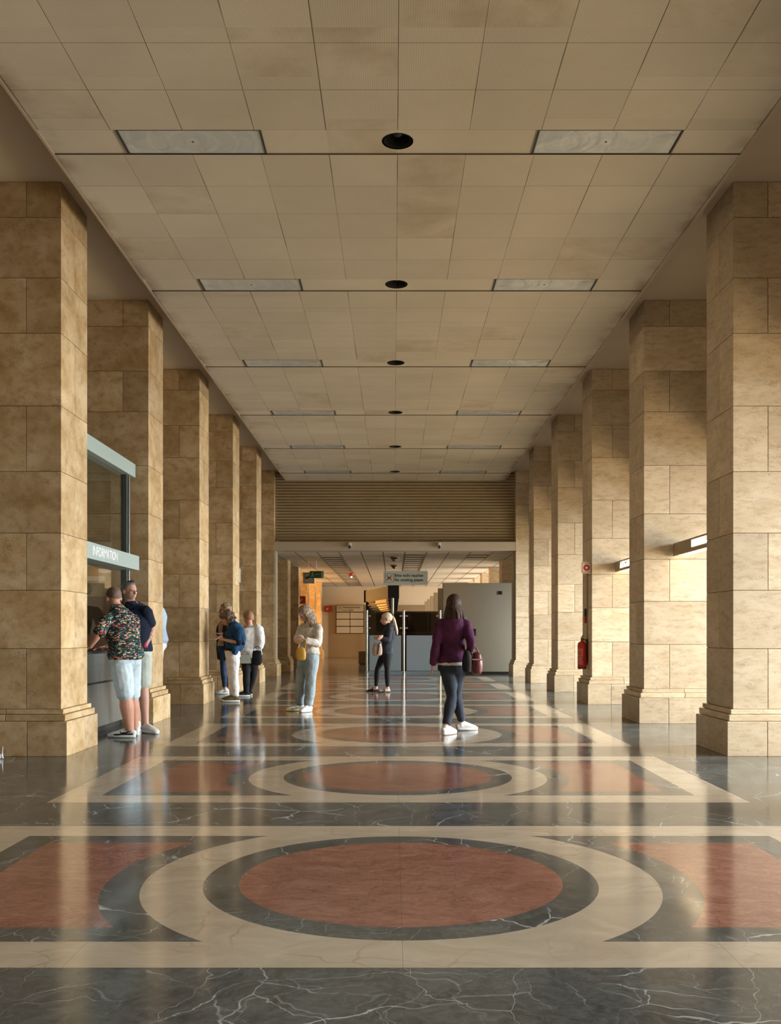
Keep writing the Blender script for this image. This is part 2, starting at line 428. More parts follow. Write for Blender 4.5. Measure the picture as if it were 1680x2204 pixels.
# ------------------------------------------------------------------ pillars
ZC = [.45, 1.04, 1.61, 2.17, 2.77, 3.41, 4.12, 4.66, 5.25, 5.6]
WX, DY, GAP = 1.10, .79, .0028
def pillar_mesh(side, top):
    """shaft of stone blocks, local origin at inner front corner on the floor, x grows outwards (side sign), y away from viewer"""
    bm = BM()
    zs = [z for z in ZC if z < top-.05] + [top]
    for k in range(len(zs)-1):
        odd = (k % 2 == 1)
        cutx = .34 if (k % 2 == 0) else .83
        g = GAP
        parts = [(0, cutx), (cutx, WX)]
        for (a, b) in parts:
            ysp = [(0, .40), (.40, DY)] if (odd and a == 0) else [(0, DY)]
            for c0, c1 in ysp:
                xa, xb = sorted((side*(a+g*(a > 0)), side*(b-g*(b < WX))))
                box(bm, xa, xb, c0+g*(c0 > 0), c1-g*(c1 < DY), zs[k]+g, zs[k+1]-g, .0022)
    return bm
def core_mesh(side, top):
    bm = BM(); xa, xb = sorted((side*.008, side*(WX-.008))); box(bm, xa, xb, .008, DY-.008, .2, top-.002); return bm
def base_mesh(side):
    bm = BM(); ch = .004
    for z0, z1, o in ((0, .335, .085), (.339, .400, .060), (.404, .449, .033)):
        for (a, b) in ((-o, .30), (.305, WX+o)) if z0 == 0 else ((-o, .52), (.525, WX+o)):
            xa, xb = sorted((side*a, side*b))
            for ya, yb in ((-o, .46), (.465, DY+o)): box(bm, xa, xb, ya, yb, z0, z1, ch)
    return bm
ordn = ['first', 'second', 'third', 'fourth', 'fifth', 'sixth']
protos = {}
def pillar(side, n):
    rear = n >= 6; top = 3.43 if rear else 5.6
    key = (side, rear)
    y = 9.295 + 3.31*n
    sname = 'left' if side < 0 else 'right'
    col = 'ochre limestone' if side < 0 else 'cream travertine'
    lookL = ['flooded by daylight on its inner face, with the information counter behind it',
             'at the far end of the information counter, behind the two men', 'with three people waiting just behind it',
             'behind the man in the blurred white shirt', 'between the man in white and the woman in a cream blouse', 'at the left end of the beam over the opening']
    lookR = ['largest of all, cropped by the frame', 'holding the far end of the nearest lit exit sign', 'carrying the red fire extinguisher',
             'next beyond the one with the fire extinguisher', 'slender and dim, second before the white partition', 'at the right end of the beam over the opening']
    if n < 0: label = '%s pillar on the %s near the viewer, outside the frame' % (col, sname)
    elif n < 6: label = '%s hall pillar on the %s, %s' % (col, sname, (lookL if side < 0 else lookR)[n])
    else: label = 'low pillar on the %s in the rear room, %s from the beam' % (sname, ['nearest', 'second', 'third', 'fourth', 'fifth', 'sixth'][n-6])
    m = M_stoneL if side < 0 else M_stoneR
    t = thing('pillar', label, 'pillar', (side*3.277, y, 0), 'pillars along the %s side' % sname)
    if key not in protos:
        a = obj('shaft', pillar_mesh(side, top), m, t); b = obj('joint_core', core_mesh(side, top), M_joint, t); c = obj('plinth', base_mesh(side), m, t)
        protos[key] = (a, b, c)
    else:
        for o in protos[key]:
            c = o.copy(); C.objects.link(c); c.parent = t
    return t
for n in range(-2, 12):
    for sd in (-1, 1): 
        if n <= 10: pillar(sd, n)

# ------------------------------------------------------------------ ceiling fixtures
def glassy():
    s = N('frosted_lamp_cover', .18, .6)
    co = s.coord(); q = s.sep(co)
    c = s.mix(s.noise(co, 2., 4), (.44, .465, .45), (.53, .555, .54))
    dv = s.vmath('SUBTRACT', co, (.6, .203, .02)); q = s.sep(dv); rr = s.math('SQRT', s.add(s.mul(q[0], q[0]), s.mul(s.mul(q[1], q[1]), 1.3)))
    wv = s.math('SINE', s.mul(rr, 38.))
    c = s.mix(s.mr(wv, .6, 1., 0, .16), c, (.75, .74, .70)); s.base(c)  # paler rings painted into the cover for swirling reflections
    s.bump(s.add(s.noise(co, 1.7, 3, .5, 1.5), s.mul(s.noise(co, 5., 2), .2)), .6, .06)
    return s.m
M_cover = glassy(); M_rim = mat('lamp_dark_rim', (.03, .026, .02), .5)
lampL = None
for k, yb in enumerate(ys):
    for i, (x0, x1) in enumerate(LX):
        pos = (x0, yb, CZ)
        sd = ['left', 'right'][i]
        vis = k
        lab = 'rectangular unlit frosted ceiling lamp on the %s, %s row from the front' % (sd, ordn[vis])
        t = thing('ceiling_lamp', lab, 'ceiling lamp', pos, 'frosted ceiling lamps')
        if lampL is None:
            d = min(.406, 1); wd = 1.2
            bm = BM(); n_ = 24                      # shallow pan shaped cover with a stepped lip
            box(bm, .012, wd-.012, .012, d-.004, .008, .030, .006); c1 = obj('cover', bm, M_cover, t)
            bm = BM()
            box(bm, 0, .012, 0, d, -.002, .09); box(bm, wd-.012, wd, 0, d, -.002, .09); box(bm, 0.012, wd-.012, 0, .010, .0, .09); box(bm, .012, wd-.012, d-.005, d, .0, .09)
            box(bm, 0, wd, 0, d, .09, .10)
            c2 = obj('housing', bm, M_rim, t)
            bm = BM(); cyl(bm, (wd/2, d/2, .002), (wd/2, d/2, .03), .007, .007, 12); c3 = obj('centre_screw', bm, M_rim, t)
            lampL = (c1, c2, c3)
        else:
            for o in lampL: c = o.copy(); C.objects.link(c); c.parent = t
dl = None
for k, yb in enumerate(ys):
    lab = 'black round recessed downlight on the ceiling axis, %s' % (ordn[k]+' from the front')
    t = thing('downlight', lab, 'downlight', (0, yb+.2, CZ+.012), 'round black downlights on the ceiling axis')
    if dl is None:
        bm = BM(); lathe(bm, (0,0,0), [(.132, -.004), (.132, .0), (.116, .0), (.112, .02), (.105, .10), (.02, .11)], 32); 
        for f in list(bm.faces):
            if len(f.verts) > 4 and abs(f.calc_center_median().z+.004) < 1e-4: bmesh.ops.delete(bm, geom=[f], context='FACES_ONLY')
        c1 = obj('reflector', bm, mat('downlight_black', (.012, .011, .010), .4), t)
        bm = BM(); ell(bm, (0,0,.07), Vector((1,0,0)), Vector((0,1,0)), Vector((0,0,1)), .045, .045, .03); c2 = obj('bulb', bm, mat('dead_bulb', (.01,.01,.01), .6), t, smooth=True)
        dl = (c1, c2)
    else:
        for o in dl: c = o.copy(); C.objects.link(c); c.parent = t

# ------------------------------------------------------------------ information booth, left, between first and second pillar
M_grn = mat('pale_green_lacquer', (.33, .40, .37), .35, nz=.04)
M_alu = mat('brushed_aluminium', (.55, .56, .54), .28, .9, bump=.1, bscale=40)
M_steel = None
s = N('brushed_steel_front', .3, .5); co = s.coord()
s.b.inputs['Metallic'].default_value = .75
s.base(s.mix(s.noise(s.vmath('MULTIPLY', co, (1, .3, 6)), 3., 5), (.30, .31, .30), (.44, .45, .43)))
s.bump(s.noise(s.vmath('MULTIPLY', co, (1, 1., 1)), 2.5, 2), .12, .02); M_steel = s.m
def glass(name, tint=(.9, .95, .93), ior=1.45, alpha=None):
    s = N(name, .02, .5); s.base(tint)
    s.b.inputs['Transmission Weight'].default_value = 1.; s.b.inputs['IOR'].default_value = ior
    return s.m
M_glass = glass('clear_glass')
t = thing('information_booth', 'grey green steel and glass information counter between two left pillars', 'counter', (-3.5, 10.3, 0))
def lp(bm, loc=t.location): bmesh.ops.translate(bm, verts=bm.verts, vec=-Vector(loc)); return bm
Y0, Y1 = 10.10, 12.58
bm = BM(); box(bm, -3.62, -3.44, Y0, Y1, 3.24, 3.415, .004); obj('top_fascia', lp(bm), M_grn, t)
bm = BM(); box(bm, -3.60, -3.345, Y0, 12.40, 2.005, 2.19, .004); sb = obj('sign_rail', lp(bm), M_grn, t)
M_let = mat('white_letters', (.95, .95, .92), .5)
tx = text_mesh('lettering', 'INFORMATION', .150, M_let, frame3((0,1,0), (0,0,1), Vector((-3.342, 10.46, 2.052))-t.location), sb, .008, sx=.90)
bm = BM(); box(bm, -3.535, -3.525, Y0, 12.50, 2.19, 3.24); obj('upper_pane', lp(bm), M_glass, t)
bm = BM(); box(bm, -3.535, -3.525, Y0, 12.42, 1.18, 2.005); obj('lower_pane', lp(bm), M_glass, t)
for yy_ in (12.30, 12.42):
    bm = BM(); box(bm, -3.56, -3.48, yy_, yy_+.05, .98, 3.24, .004); obj('post', lp(bm), M_alu if yy_ > 12.4 else mat('dark_green_post', (.05, .06, .055), .4), t)
bm = BM(); box(bm, -4.25, -3.44, Y0, 12.50, .955, .985, .004); obj('worktop', lp(bm), mat('black_worktop', (.03, .03, .032), .25), t)
bm = BM(); box(bm, -3.56, -3.5, Y0, 12.50, .62, .955); obj('upper_front', lp(bm), M_steel, t)
bm = BM(); box(bm, -3.555, -3.52, Y0, 12.50, .595, .62); obj('shadow_gap', lp(bm), M_dark, t)
bm = BM(); box(bm, -3.70, -3.60, Y0, 12.5, 0, .09); obj('kick_board', lp(bm), M_dark, t)
bm = BM(); box(bm, -3.57, -3.5, Y0, 12.50, .09, .595); obj('lower_front', lp(bm), mat('pale_steel_front', (.40, .42, .40), .28, .7, bump=.25, bscale=3), t)
bm = BM(); box(bm, -5.6, -3.55, Y0, Y1+.7, 3.42, 3.46); obj('roof', lp(bm), mat('booth_roof', (.2, .17, .13), .7), t)
bm = BM(); cyl(bm, (-3.85, 10.2, 3.3), (-3.85, 10.75, 3.3), .018, seg=12)
lt_ = obj('tube_lamp', lp(bm), mat('lit_tube', (1, .95, .85), .5, emit=(1, .93, .8), estr=3), t)
bm = BM(); box(bm, -4.05, -3.62, 12.2, 12.26, .99, 1.66, .006); tag(obj('desk_screen', bm, mat('brown_screen_panel', (.16, .10, .05), .6)), 'brown desk screen standing on the information counter behind the glass', 'desk screen')
bm = BM(); box(bm, -4.15, -4.06, 11.9, 11.93, .990, 1.62, .003); tag(obj('noticeboard', bm, M_white), 'pale upright panel on the information counter left of the brown screen', 'panel')
bm = BM(); box(bm, -3.97, -3.74, 12.2, 12.203, 1.86, 1.92); tag(obj('paper_notice', bm, mat('paper', (.8, .78, .7), .7)), 'small white paper notice behind the booth glass below the sign rail', 'notice')
bm = BM()
for kk in range(3): obox(bm, (-3.78, 10.75+.02*kk, 1.0+.012*kk), Vector((.8,.6,0)), Vector((-.6,.8,0)), Vector((0,0,1)), .11, .16, .005)
tag(obj('leaflet_stack', bm, mat('dark_leaflets', (.06, .06, .075), .4)), 'dark leaflets lying on the information counter beside the leaning man', 'leaflets')
# pale sign box further down on the left
t = thing('sign_box', 'small pale sign box projecting behind the fourth left pillar', 'sign', (-3.40, 20.086, 2.27))
bm = BM(); box(bm, -3.45, -3.335, 20.086, 20.56, 2.27, 2.57, .004); obj('housing', lp(bm, t.location), M_grn, t)

# ------------------------------------------------------------------ exit signs right
M_brz = mat('bronze_sign_housing', (.34, .25, .14), .5, .1)
M_glow = mat('warm_lit_diffuser', (1, .9, .7), .5, emit=(1, .66, .34), estr=6.)
M_glowt = mat('lit_letter_panel', (1, .95, .85), .5, emit=(1, .86, .62), estr=4.)
for k in range(3):
    ye, yn = 12.60+3.31*k - .0, 10.20+3.31*k
    lab = ['lit exit sign box with a glowing panel, between the first and second right pillars',
           'lit exit sign box reading AUSGANG, between the second and third right pillars',
           'lit exit sign box hidden behind the pillar with the extinguisher'][k]
    if k == 2: break
    t = thing('exit_sign', lab, 'sign', (3.72, yn, 2.2), 'lit exit signs on the right')
    bm = BM(); box(bm, 3.657, 3.85, yn, ye-.008, 2.235, 2.372, .003); box(bm, 3.657, 3.672, yn, ye-.008, 2.205, 2.235); h = obj('housing', lp(bm, t.location), M_brz, t)
    bm = BM(); box(bm, 3.674, 3.84, yn+.02, ye-.05, 2.215, 2.234); obj('underside_diffuser', lp(bm, t.location), M_glow, t)
    if k == 0:
        bm = BM(); box(bm, 3.650, 3.657, 10.9, 11.80, 2.257, 2.345, .002); obj('lit_panel', lp(bm, t.location), M_glowt, t)
    else:
        text_mesh('lettering', 'AUSGANG', .150, M_glowt, frame3((0,-1,0), (0,0,1), Vector((3.654, ye-.38, 2.245))-t.location), t, .006, sx=.78, bold=.001, spacing=1.5)

# ------------------------------------------------------------------ fire safety on the third right pillar
RX = 3.277
M_red = mat('red_enamel', (.50, .018, .012), .28, nz=.1)
M_blk = mat('black_plastic', (.02, .02, .02), .45)
t = thing('fire_extinguisher', 'red fire extinguisher hanging on the inner face of the third right pillar', 'fire extinguisher', (RX-.10, 16.25, .59))
def at(bm, x=0, y=0, z=0): bmesh.ops.translate(bm, verts=bm.verts, vec=(x, y, z)); return bm
bm = BM(); lathe(bm, (0,0,0), [(.02,0),(.066,.004),(.075,.02),(.076,.39),(.070,.42),(.05,.445),(.025,.455),(.022,.47)], 28); obj('cylinder', bm, M_red, t, smooth=True)
bm = BM()
for a in range(8): 
    an = a*PI/4; box(bm, .06*math.cos(an)-.008, .06*math.cos(an)+.008, .06*math.sin(an)-.008, .06*math.sin(an)+.008, -.018, .006)
lathe(bm, (0,0,-.004), [(.071,0),(.078,.006),(.078,.02),(.076,.024)], 28)
obj('base_ring', bm, mat('dark_red_plastic', (.18, .01, .01), .5), t)
bm = BM(); cyl(bm, (0,0,.46), (0,0,.50), .02); box(bm, -.016, .03, -.05, .04, .50, .515); 
tube(bm, [(.0,-.01,.51), (.0,-.05,.545), (.0,-.08,.56)], [.009]*3, 8); obj('valve_head', bm, mat('brass_dark', (.12, .08, .03), .35, .6), t)
bm = BM(); cyl(bm, (.0,-.018,.525), (0,-.045,.525), .022); obj('pressure_gauge', bm, mat('yellow_gauge', (.75, .5, .12), .4), t)
bm = BM(); tube(bm, [(.02,0,.49), (.075,-.01,.46), (.092,-.02,.35), (.090,-.02,.15), (.084,-.01,.06)], [.009]*5, 8); obj('hose', bm, M_blk, t, smooth=True)
s = N('extinguisher_label', .4, .5); q = s.sep(s.coord())
ln = s.mul(s.lt(s.math('FLOORED_MODULO', s.mul(q[2], 38.), 1.), .45), s.gt(s.noise(s.coord(), 55., 2), .5))
s.base(s.mix(s.mul(ln, .7), (.5, .02, .015), (.75, .6, .5))); ml = s.m
bm = BM(); lp_ = [bm.verts.new((.0768*math.cos(a), .0768*math.sin(a), z)) for z in (.06, .34) for a in [PI*1.05+k*.16 for k in range(10)]]
for k in range(9): bm.faces.new((lp_[k], lp_[k+1], lp_[k+11], lp_[k+10]))
obj('printed_label', bm, ml, t, smooth=True)
bm = BM(); box(bm, .072, .098, -.03, .03, .10, .50); obj('wall_bracket', bm, M_blk, t)
# hydrant marker: two faced flag sign
def sign_red(name, kind):
    s = N(name, .4, .5); co = s.coord(); q = s.sep(co)
    r = s.math('SQRT', s.add(s.mul(q[0], q[0]), s.mul(q[2], q[2])))
    mx = s.math('MAXIMUM', s.math('ABSOLUTE', q[0]), s.math('ABSOLUTE', q[2]))
    wht, rd = (.75, .68, .55), (.42, .025, .015)
    if kind == 'ring':
        c = s.mix(s.mul(s.gt(r, .020), s.lt(r, .055)), wht, rd)
        c = s.mix(s.mul(s.gt(mx, .070), s.lt(mx, .079)), c, rd)
    else:
        c = s.mix(s.mul(s.lt(s.math('ABSOLUTE', s.math('SUBTRACT', q[0], s.mul(q[2], .6))), .012), s.lt(s.math('ABSOLUTE', q[2]), .05)), rd, wht)
        c = s.mix(s.mul(s.lt(s.math('ABSOLUTE', s.add(q[0], .05)), .012), s.lt(s.math('ABSOLUTE', q[2]), .045)), c, wht)
    s.base(c); return s.m
t = thing('hydrant_sign', 'square red and white ring sign projecting from the third right pillar', 'sign', (3.20, 15.98, 2.285))
bm = BM(); box(bm, -.088, .088, -.004, .004, -.095, .095, .002); obj('front_plate', bm, sign_red('red_ring_sign', 'ring'), t)
bm = BM(); obox(bm, (.10, .075, 0), Vector((.12,.99,0)).normalized(), Vector((0,0,1)), Vector((.99,-.12,0)).normalized(), .078, .095, .003); obj('side_plate', bm, M_red, t)
bm = BM(); box(bm, .06, .08, .0, .15, -.01, .01); obj('bracket', bm, M_alu, t)
t = thing('alarm_handle', 'small black and red alarm handle on the third right pillar above the extinguisher', 'alarm', (RX-.02, 16.28, 1.35))
bm = BM(); box(bm, -.035, .02, -.03, .03, .12, .25, .008); obj('black_body', bm, M_blk, t)
bm = BM(); tube(bm, [(-.015, 0, .12), (-.015, 0, .05), (-.015, 0, .01)], [.026, .022, .016], 12); obj('red_handle', bm, M_red, t, smooth=True)
bm = BM(); cyl(bm, (RX-.012, 16.25, .98), (RX-.012, 16.25, 2.2), .008, seg=8); tag(obj('conduit', bm, mat('stone_coloured_conduit', (.35, .25, .14), .6)), 'thin vertical conduit on the third right pillar below the red ring sign', 'conduit')

# ------------------------------------------------------------------ at the opening: cameras on the beam, hanging signs
for i, px in enumerate((752, 945)):
    c0 = W(px, 1172, 25.75)
    t = thing('security_camera', 'small white security camera on the %s of the beam over the opening' % ['left', 'right'][i], 'security camera', (c0.x, 25.85, 3.53), 'cameras on the beam')
    bm = BM(); box(bm, -.035, .035, -.09, 0, .0, .10, .008); obj('body', bm, mat('camera_white', (.6, .56, .48), .4), t)
    bm = BM(); cyl(bm, (0, -.12, -.02), (0, -.03, .02), .032); ell(bm, (0, -.05, -.035), Vector((1,0,0)), Vector((0,1,0)), Vector((0,0,1)), .03, .03, .03, 12, 8); obj('lens', bm, M_blk, t, smooth=False)
M_signp = mat('grey_green_sign', (.42, .43, .36), .5, nz=.03)
M_ink = mat('dark_ink', (.03, .03, .03), .5)
D = 27.0
a, b = W(825, 1259, D), W(920, 1229, D)
t = thing('no_smoking_sign', 'hanging grey sign reading Bitte nicht rauchen, No smoking please', 'sign', ((a.x+b.x)/2, D, a.z))
wd, hh = b.x-a.x, b.z-a.z
bm = BM(); box(bm, -wd/2, wd/2, 0, .03, 0, hh, .003); obj('board', bm, M_signp, t)
text_mesh('lettering', 'Bitte nicht rauchen\nNo smoking please', .125, M_ink, frame3((1,0,0), (0,0,1), (-wd/2+.31, -.003, hh*.58)), t, .002, sx=.80, bold=.002)
bm = BM()
def frame_sq(bm, cx, cz, h, wdt, y): 
    box(bm, cx-h, cx+h, y-.002, y, cz+h-wdt, cz+h); box(bm, cx-h, cx+h, y-.002, y, cz-h, cz-h+wdt)
    box(bm, cx-h, cx-h+wdt, y-.002, y, cz-h+wdt, cz+h-wdt); box(bm, cx+h-wdt, cx+h, y-.002, y, cz-h+wdt, cz+h-wdt)
cx_ = -wd/2+.165
frame_sq(bm, cx_, hh/2, .125, .008, -.001); box(bm, cx_-.06, cx_+.06, -.003, -.001, hh/2-.008, hh/2+.008); obj('pictogram_frame', bm, M_ink, t)
bm = BM()
for sg in (-1, 1): obox(bm, (cx_, -.005, hh/2), Vector((.7071, 0, .7071*sg)), Vector((0,1,0)), Vector((-.7071*sg, 0, .7071)), .10, .002, .010)
obj('red_cross', bm, mat('sign_red', (.35, .03, .02), .5), t)
for xx in (-wd/2+.05, wd/2-.05):
    bm = BM(); cyl(bm, (xx, .015, hh), (xx, .015, 3.43-a.z), .003, seg=6); obj('suspension_wire', bm, M_alu, t)
# escape route sign and camera notice
D = 29.6
a, b = W(651.5, 1256, D+.3), W(676, 1232, D+.3)
t = thing('camera_notice', 'square grey notice with a camera pictogram hanging behind the green escape sign', 'sign', ((a.x+b.x)/2, D+.3, a.z))
wd = b.x-a.x; hh = b.z-a.z
bm = BM(); box(bm, -wd/2, wd/2, 0, .02, 0, hh, .002); obj('board', bm, M_signp, t)
bm = BM(); frame_sq(bm, 0, hh/2, hh/2-.03, .006, -.001)
obox(bm, (-.02, -.004, hh*.55), Vector((.93,0,.37)), Vector((0,1,0)), Vector((-.37,0,.93)), .075, .002, .03); cyl(bm, (.03, -.001, hh*.36), (.03, -.004, hh*.36), .012, seg=12); box(bm, -.11, -.09, -.004, -.001, hh*.4, hh*.66)
obj('pictogram', bm, M_ink, t)
bm = BM(); cyl(bm, (0, .01, hh), (0, .01, 3.43-a.z), .004, seg=6); obj('suspension_wire', bm, M_alu, t)
a, b = W(666, 1244, D), W(696, 1229, D)
t = thing('escape_sign', 'green running man escape route sign hanging at the left of the opening', 'sign', ((a.x+b.x)/2, D, a.z))
wd = b.x-a.x; hh = b.z-a.z
bm = BM(); box(bm, -wd/2, wd/2, 0, .03, 0, hh, .002); obj('board', bm, mat('escape_green', (.02, .085, .03), .4), t)
M_lum = mat('luminous_cream', (.38, .42, .25), .5)
bm = BM(); box(bm, wd/2-.07, wd/2-.006, -.003, -.001, .01, hh-.01); box(bm, -.05, wd/2-.10, -.003, -.001, hh*.48, hh*.54)
cyl(bm, (-.12, -.004, hh*.80), (-.12, -.001, hh*.80), .016, seg=12)
for (p0, p1, r) in (((-.125, hh*.72), (-.14, hh*.42), .013), ((-.14, hh*.42), (-.10, hh*.32), .010), ((-.10, hh*.32), (-.10, hh*.12), .010), ((-.14, hh*.42), (-.165, hh*.22), .010), ((-.165, hh*.22), (-.20, hh*.2), .009), ((-.125, hh*.68), (-.09, hh*.55), .008), ((-.13, hh*.70), (-.175, hh*.62), .008)):
    v0, v1 = Vector((p0[0], -.002, p0[1])), Vector((p1[0], -.002, p1[1])); u = (v1-v0).normalized()
    obox(bm, (v0+v1)/2, u, Vector((0,1,0)), u.cross(Vector((0,1,0))), (v1-v0).length/2+.004, .001, r)
obj('pictogram', bm, M_lum, t)
bm = BM(); cyl(bm, (0, .015, hh), (0, .015, 3.43-a.z), .004, seg=6); obj('suspension_wire', bm, M_alu, t)
# red fire signs
for (px, py, d, sz, lab) in ((648.5, 1291.5, 33.0, .16, 'red fire equipment sign projecting from the rear room left pillars, the nearer one'), (705, 1310.5, 46.37, .165, 'small red fire equipment sign on the far end wall')):
    c0 = W(px, py, d); bm = BM(); box(bm, -sz, sz*.9, -.01, .10 if d > 40 else .01, -sz*.85, sz*.85, .002)
    o = obj('fire_sign', bm, sign_red('red_arrow_sign', 'arrow'), None); o.location = c0; tag(o, lab, 'sign')
# things under the rear ceiling
c0 = W(755, 1246, 36); t = thing('smoke_detector', 'red alarm beacon under the rear room ceiling', 'alarm', (c0.x, 36, 3.43))
bm = BM(); lathe(bm, (0,0,-.10), [(.05,0),(.11,.03),(.11,.07),(.08,.10)], 16); obj('housing', bm, M_red, t)
bm = BM(); ell(bm, (.02,0,-.14), Vector((1,0,0)), Vector((0,1,0)), Vector((0,0,1)), .035, .035, .035, 12, 8); obj('beacon', bm, mat('lit_beacon', (1,1,1), .3, emit=(1,.85,.7), estr=2.), t)
for i, (py, d) in enumerate(((1198, 28.2), (1216.5, 31.5), (1257, 42))):
    c0 = W(849, py, d); t = thing('dome_spotlight', 'chrome dome under the rear room ceiling axis, %s' % ['nearest', 'middle one', 'farthest, small'][i], 'dome lamp', (c0.x-.02, d, 3.43), 'chrome domes under the rear ceiling')
    bm = BM(); lathe(bm, (0,0,-.07), [(.10,.0),(.14,.05),(.14,.07)], 18); lathe(bm, (0,0,-.13), [(.02,0),(.06,.02),(.08,.06)], 18); obj('dome', bm, mat('chrome_dome', (.35,.32,.27), .2, .9), t)
# ventilation grilles in the rear ceiling
def grille(x0, x1, y0, y1, lab):
    t = thing('ceiling_grille', lab, 'ventilation grille', ((x0+x1)/2, y0, 3.43), 'slotted grilles in the rear ceiling')
    y = y0
    while y < y1-.1:
        bm = BM(); box(bm, x0+.02, x1-.02, y, y+.16, 3.422, 3.429); obj('slot', lp(bm, t.location), M_dark, t); y += .85
    for xa in (x0, x1-.02):
        bm = BM(); box(bm, xa, xa+.02, y0, y1, 3.418, 3.43); obj('frame_bar', lp(bm, t.location), mat('grille_frame', (.25,.2,.14), .5), t)
gx = lambda k: -2.785 + .613*k
grille(gx(1)+.01, gx(2)-.01, 28.3, 45.5, 'long slotted ventilation grille in the rear ceiling, left lane')
grille(gx(5)+.01, gx(6)-.01, 27.4, 34.6, 'slotted ventilation grille in the rear ceiling above the no smoking sign')
grille(gx(5)+.01, gx(6)-.01, 42.8, 45.2, 'short slotted ventilation grille in the rear ceiling below the no smoking sign')
grille(gx(8)+.01, gx(9)-.01, 27.4, 28.5, 'short slotted ventilation grille in the rear ceiling on the right')

# ------------------------------------------------------------------ glass barrier at the opening
GY = 26.75
gxs = [W(789, 1400, GY).x, W(868.5, 1400, GY).x, W(947, 1400, GY).x]
t = thing('glass_barrier', 'waist high blue grey barrier with chrome posts and glass tops, standing in the opening', 'barrier', (gxs[1], GY, 0))
M_blue = mat('blue_grey_panel', (.22, .26, .28), .45, nz=.04)
M_chr = mat('chrome_post', (.42, .44, .41), .22, 1.)
for i, x in enumerate(gxs):
    bm = BM(); cyl(bm, (x, GY, .06), (x, GY, 1.82), .036, seg=20); cyl(bm, (x, GY, 0), (x, GY, .06), .05, seg=20); cyl(bm, (x, GY, 1.82), (x, GY, 1.835), .036, .028)
    po = obj('post', lp(bm, t.location), M_chr, t)
    for z in (1.32, 1.66):
        for sg in (-1, 1):
            if (i == 0 and sg < 0) or (i == 2 and sg > 0): continue
            bm = BM(); cyl(bm, (x+sg*.035, GY, z), (x+sg*.11, GY, z), .018, seg=10); cyl(bm, (x+sg*.09, GY-.02, z), (x+sg*.09, GY+.02, z), .028, seg=12)
            obj('clamp', lp(bm, t.location), mat('clamp_steel', (.5,.42,.36), .3, .7), t)
for i in (0, 1):
    x0, x1 = gxs[i]+.075, gxs[i+1]-.075
    bm = BM(); box(bm, x0, x1, GY-.02, GY+.02, .12, 1.115, .004); obj('lower_panel', lp(bm, t.location), M_blue, t)
    bm = BM(); box(bm, x0, x1, GY-.006, GY+.006, 1.13, 1.72); obj('glass_pane', lp(bm, t.location), glass('smoked_glass', (.45, .40, .33), 1.25), t)
bm = BM(); box(bm, gxs[0]-.05, gxs[2]+.05, GY-.03, GY+.03, .0, .11, .004); obj('base_rail', lp(bm, t.location), mat('blue_grey_rail', (.17,.2,.215), .4), t)
# dark counter block behind the glass
t = thing('dark_counter', 'dark brown glazed counter block behind the glass barrier', 'counter', (.35, 29.0, 0))
M_dbr = mat('dark_brown_wood', (.045, .024, .012), .35)
bm = BM(); box(bm, -.62, 1.32, 29.0, 30.2, 0, 1.16, .01); obj('body', lp(bm, t.location), M_dbr, t)
bm = BM()
for (x0, x1) in ((-.62, -.57), (.42, .47), (1.10, 1.32), (1.0, 1.03)): box(bm, x0, x1, 29.0, 29.06, 1.16, 1.84)
box(bm, -.57, 1.10, 29.0, 29.06, 1.79, 1.84); box(bm, -.57, 1.10, 29.0, 29.06, 1.16, 1.22); obj('window_frame', lp(bm, t.location), mat('brown_frame', (.14, .085, .04), .4), t)
bm = BM(); box(bm, -.60, 1.30, 29.35, 30.1, 1.16, 1.80); obj('dark_interior', lp(bm, t.location), mat('near_black_brown', (.016, .009, .006), .3), t)
x_ = W(844.5, 1300, 28.4).x
bm = BM(); cyl(bm, (x_, 28.4, 0), (x_, 28.4, 2.22), .035, seg=20); cyl(bm, (x_, 28.4, 2.22), (x_, 28.4, 2.235), .035, .02); tag(obj('chrome_pole', bm, M_chr), 'tall chrome pole standing behind the woman with the ponytail', 'pole')
